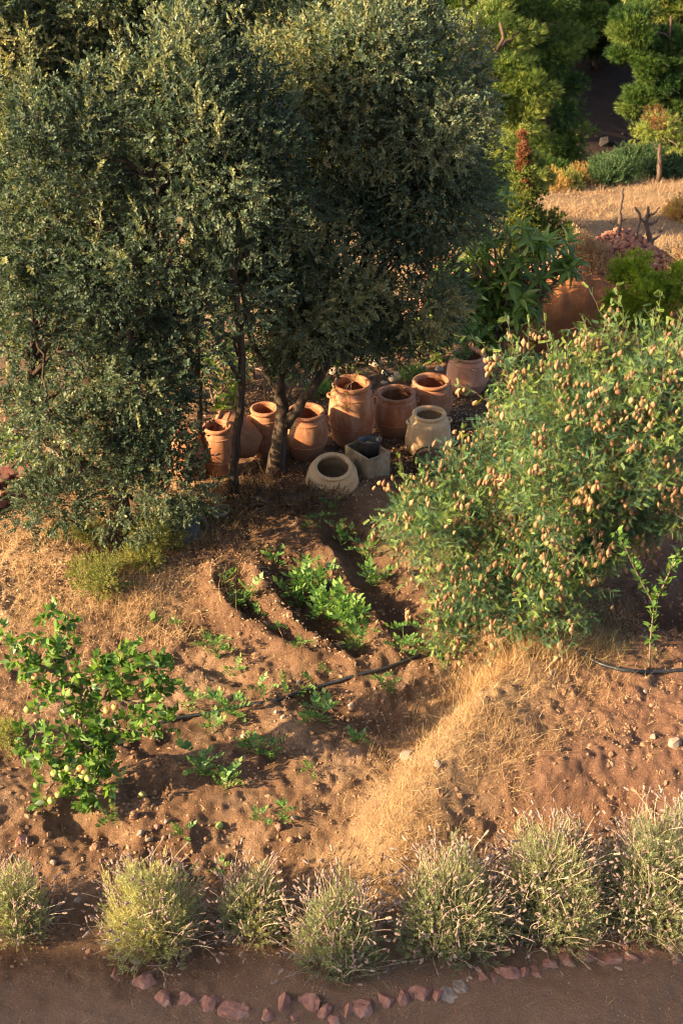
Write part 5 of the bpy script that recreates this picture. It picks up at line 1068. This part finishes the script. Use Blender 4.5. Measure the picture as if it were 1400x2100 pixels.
# ------------------------------------------------------------------ grass, litter
def blade(L, wd, bend):
    V = []; n = 3
    for i in range(n): s_ = i / n; V += [(-wd * (1 - s_), bend * L * s_ ** 2, L * s_), (wd * (1 - s_), bend * L * s_ ** 2, L * s_)]
    V.append((0, bend * L, L * .93)); return TP(V, [(4, 5, 6)], [(0, 1, 3, 2), (2, 3, 5, 4)])
BL = [blade(.16, .0016, .3), blade(.13, .0018, .7), blade(.20, .0015, 1.0), blade(.10, .002, .2)]
def grass(name, label, mat, n, area, dens, sz=(.5, 1.2), lean=.5, wid=1.0, vb=.5):
    x = rng.uniform(area[0], area[1], n); y = rng.uniform(area[2], area[3], n); k = rng.random(n) < dens(x, y); x, y = x[k], y[k]; n = len(x)
    P = np.stack([x, y, gz(x, y) - .005], 1); d = np.array([0, 0, 1.0]) + rng.normal(size=(n, 3)) * lean; d[:, 2] = np.abs(d[:, 2]) * .9 + .1; mb = MB()
    for q in range(4):
        s = slice(q, None, 4); T = BL[q]; T = (T[0] * np.array([wid, 1, 1]), *T[1:]); mb.scatter(T, frames(d[s]), P[s], rng.uniform(*sz, len(P[s])), np.clip(vb + .25 * rng.normal(size=len(P[s])), 0, 1))
    return tag(mb.build(name, mat), label, None, None, 'stuff')
def near(pxs, s, z=.3):
    L = PL(pxs, z); return lambda x, y: np.exp(-(seg_dist(x, y, L) / s) ** 2)
def mpatch(x, y, s=.3, o=9): return sstep(-.15, .25, vnoise(x, y, s, o))
md = lambda x, y: np.exp(-(seg_dist(x, y, MOUND) / .46) ** 2) * (.15 + .85 * mpatch(x, y, .20)) + .55 * mpatch(x, y, .26) * np.exp(-(seg_dist(x - .55, y, MOUND) / .5) ** 2)
grass('dry_grass', 'straw coloured dry grass matted over the mound', M_straw, 95000, (-.6, 2.9, 7.4, 11.2), md, (.3, 1.1), .9, vb=.6)
f1 = near([(960, 1400), (1030, 1370), (1090, 1340), (1140, 1370)], .22, .6); grass('dry_grass', 'tall tangle of fine dry stalks below the podded bush', M_straw, 22000, (.3, 2.4, 9.0, 12), f1, (.7, 1.8), .45, vb=.45)
f2 = lambda x, y: sstep(-.1, .35, -(x + .95) + .35 * vnoise(x, y, .5) + .12 * (y - 11)) * sstep(10.2, 11.0, y + .5 * vnoise(x, y, .5)) * (1 - sstep(14.2, 15, y)) * (.15 + .85 * mpatch(x, y, .3))
grass('dry_grass', 'dry grass on the bank under the left oak', M_straw, 75000, (-4.4, -.2, 9.8, 15), lambda x, y: f2(x, y) * (.15 + .6 * mpatch(x + 5, y, .45)), (.35, 1.3), .75)
f3 = near([(190, 1290), (300, 1240), (330, 1180)], .3, .3); grass('dry_grass', 'fine rusty dry grass beside the apple tree', M_straw, 14000, (-3.6, -.8, 9.8, 12.5), f3, (.4, 1.1), .6, vb=.4)
f3 = near([(-10, 1480), (60, 1440), (120, 1330)], .25, .3); grass('dry_grass', 'dry grass at the left border behind the apple tree', M_straw, 9000, (-3.6, -1.5, 8.8, 12), f3, (.4, 1.1), .6, vb=.5)
f4 = near([(545, 985), (520, 1000), (470, 1010)], .3, .3); grass('dry_grass', 'rusty dry grass round the foot of the forked oak', M_straw, 9000, (-2, .4, 12.5, 15), f4, (.5, 1.4), .6, vb=.15)
f5 = near([(380, 1065), (440, 1060)], .3, .3); grass('green_grass', 'green grass beneath the slender oak stems', M_ggrass, 5000, (-2.4, -.4, 12, 14.5), f5, (.6, 1.5), .5)
f6 = near([(1190, 1375), (1260, 1360), (1330, 1390)], .16, .5); grass('green_grass', 'sparse green grass along the right hose', M_ggrass, 2600, (1.4, 3.2, 9, 12), f6, (.6, 1.6), .4)
f7 = lambda x, y: .34 * mpatch(x, y, .30) * sstep(.2, .6, x - np.interp(y, MY[::-1], MX[::-1])); grass('dry_grass', 'thin dry stalks scattered over the red slope', M_straw, 16000, (.2, 3.6, 7.9, 11), f7, (.3, 1.1), .9)
f8 = lambda x, y: sstep(21, 23, y) * (1 - sstep(38, 40, y)) * (.35 + .65 * mpatch(x, y, .8)); grass('field_grass', 'pale dry grass covering the field behind', M_field, 90000, (1.5, 13, 21, 40), f8, (.5, 1.4), .6, 3.0)
f9 = near([(0, 1110), (120, 1130), (200, 1160)], .25, .3); grass('dry_grass', 'heaped straw at the left border under the oak', M_straw, 8000, (-4.2, -1.8, 11.5, 14), f9, (.4, 1.1), 1.0)
def litter(name, label, mat, T, n, area, dens, sz=(.5, 1.2)):
    x = rng.uniform(area[0], area[1], n); y = rng.uniform(area[2], area[3], n); k = rng.random(n) < dens(x, y); x, y = x[k], y[k]; n = len(x)
    mb = MB(); d = rng.normal(size=(n, 3)) * [1, 1, .25]; z = norm(d); x_ = norm(np.cross(np.array([0, 0, 1.0]) + rng.normal(size=(n, 3)) * .3, z)); y_ = np.cross(z, x_)
    mb.scatter(T, np.stack([x_, y_, z], 2), np.stack([x, y, gz(x, y) + .008], 1), rng.uniform(*sz, n)); return tag(mb.build(name, mat), label, None, None, 'stuff')
LF = leaf_tpl(.045, .022, .4, .3)
litter('leaf_litter', 'fallen dry oak leaves on the ground below the oaks', M_litter, LF, 42000, (-4.6, 1.8, 10.8, 17), lambda x, y: .9 * sstep(10.6, 11.6, y + .5 * vnoise(x, y, .6)) * np.where(x > -.4, sstep(12.8, 13.6, y), 1) * (.3 + .7 * mpatch(x, y, .4)), (.5, 1.1))
HF = TP(*[PODM[0].V[0][:, [0, 1, 2]] * .8], (), np.concatenate(PODM[0].F4)) if False else leaf_tpl(.055, .03, -.5, .2)
hk = [near([(560, 1185), (590, 1205)], .16), near([(650, 1440), (740, 1470), (800, 1430)], .2), near([(830, 1400), (900, 1410)], .18), near([(640, 1290), (690, 1340)], .18), near([(790, 1230), (780, 1290)], .18), near([(590, 1470), (610, 1480)], .1)]
litter('pod_husks', 'pale empty husks fallen in the furrows of the bed', M_litter, HF, 14000, (-1.6, 1.8, 9, 13), lambda x, y: .28 * np.max([h(x, y) for h in hk], 0), (.5, 1.0))
f = lambda x, y: .25 * mpatch(x, y, .5) * sstep(1.7, 2.3, x); litter('wood_chips', 'fine pale chips scattered on the soil behind the sapling', M_litter, leaf_tpl(.025, .016, .2, .1), 12000, (1.6, 4.5, 10.2, 13.5), f, (.5, 1.2))
f = lambda x, y: .10 + 0 * x; litter('twigs', 'thin dry twigs and straws lying on the bare soil', M_straw, kite(.11, .003, .1), 9000, (-3.5, 3.8, 6.4, 12), f, (.4, 1.4))
print('objects', len(bpy.data.objects))
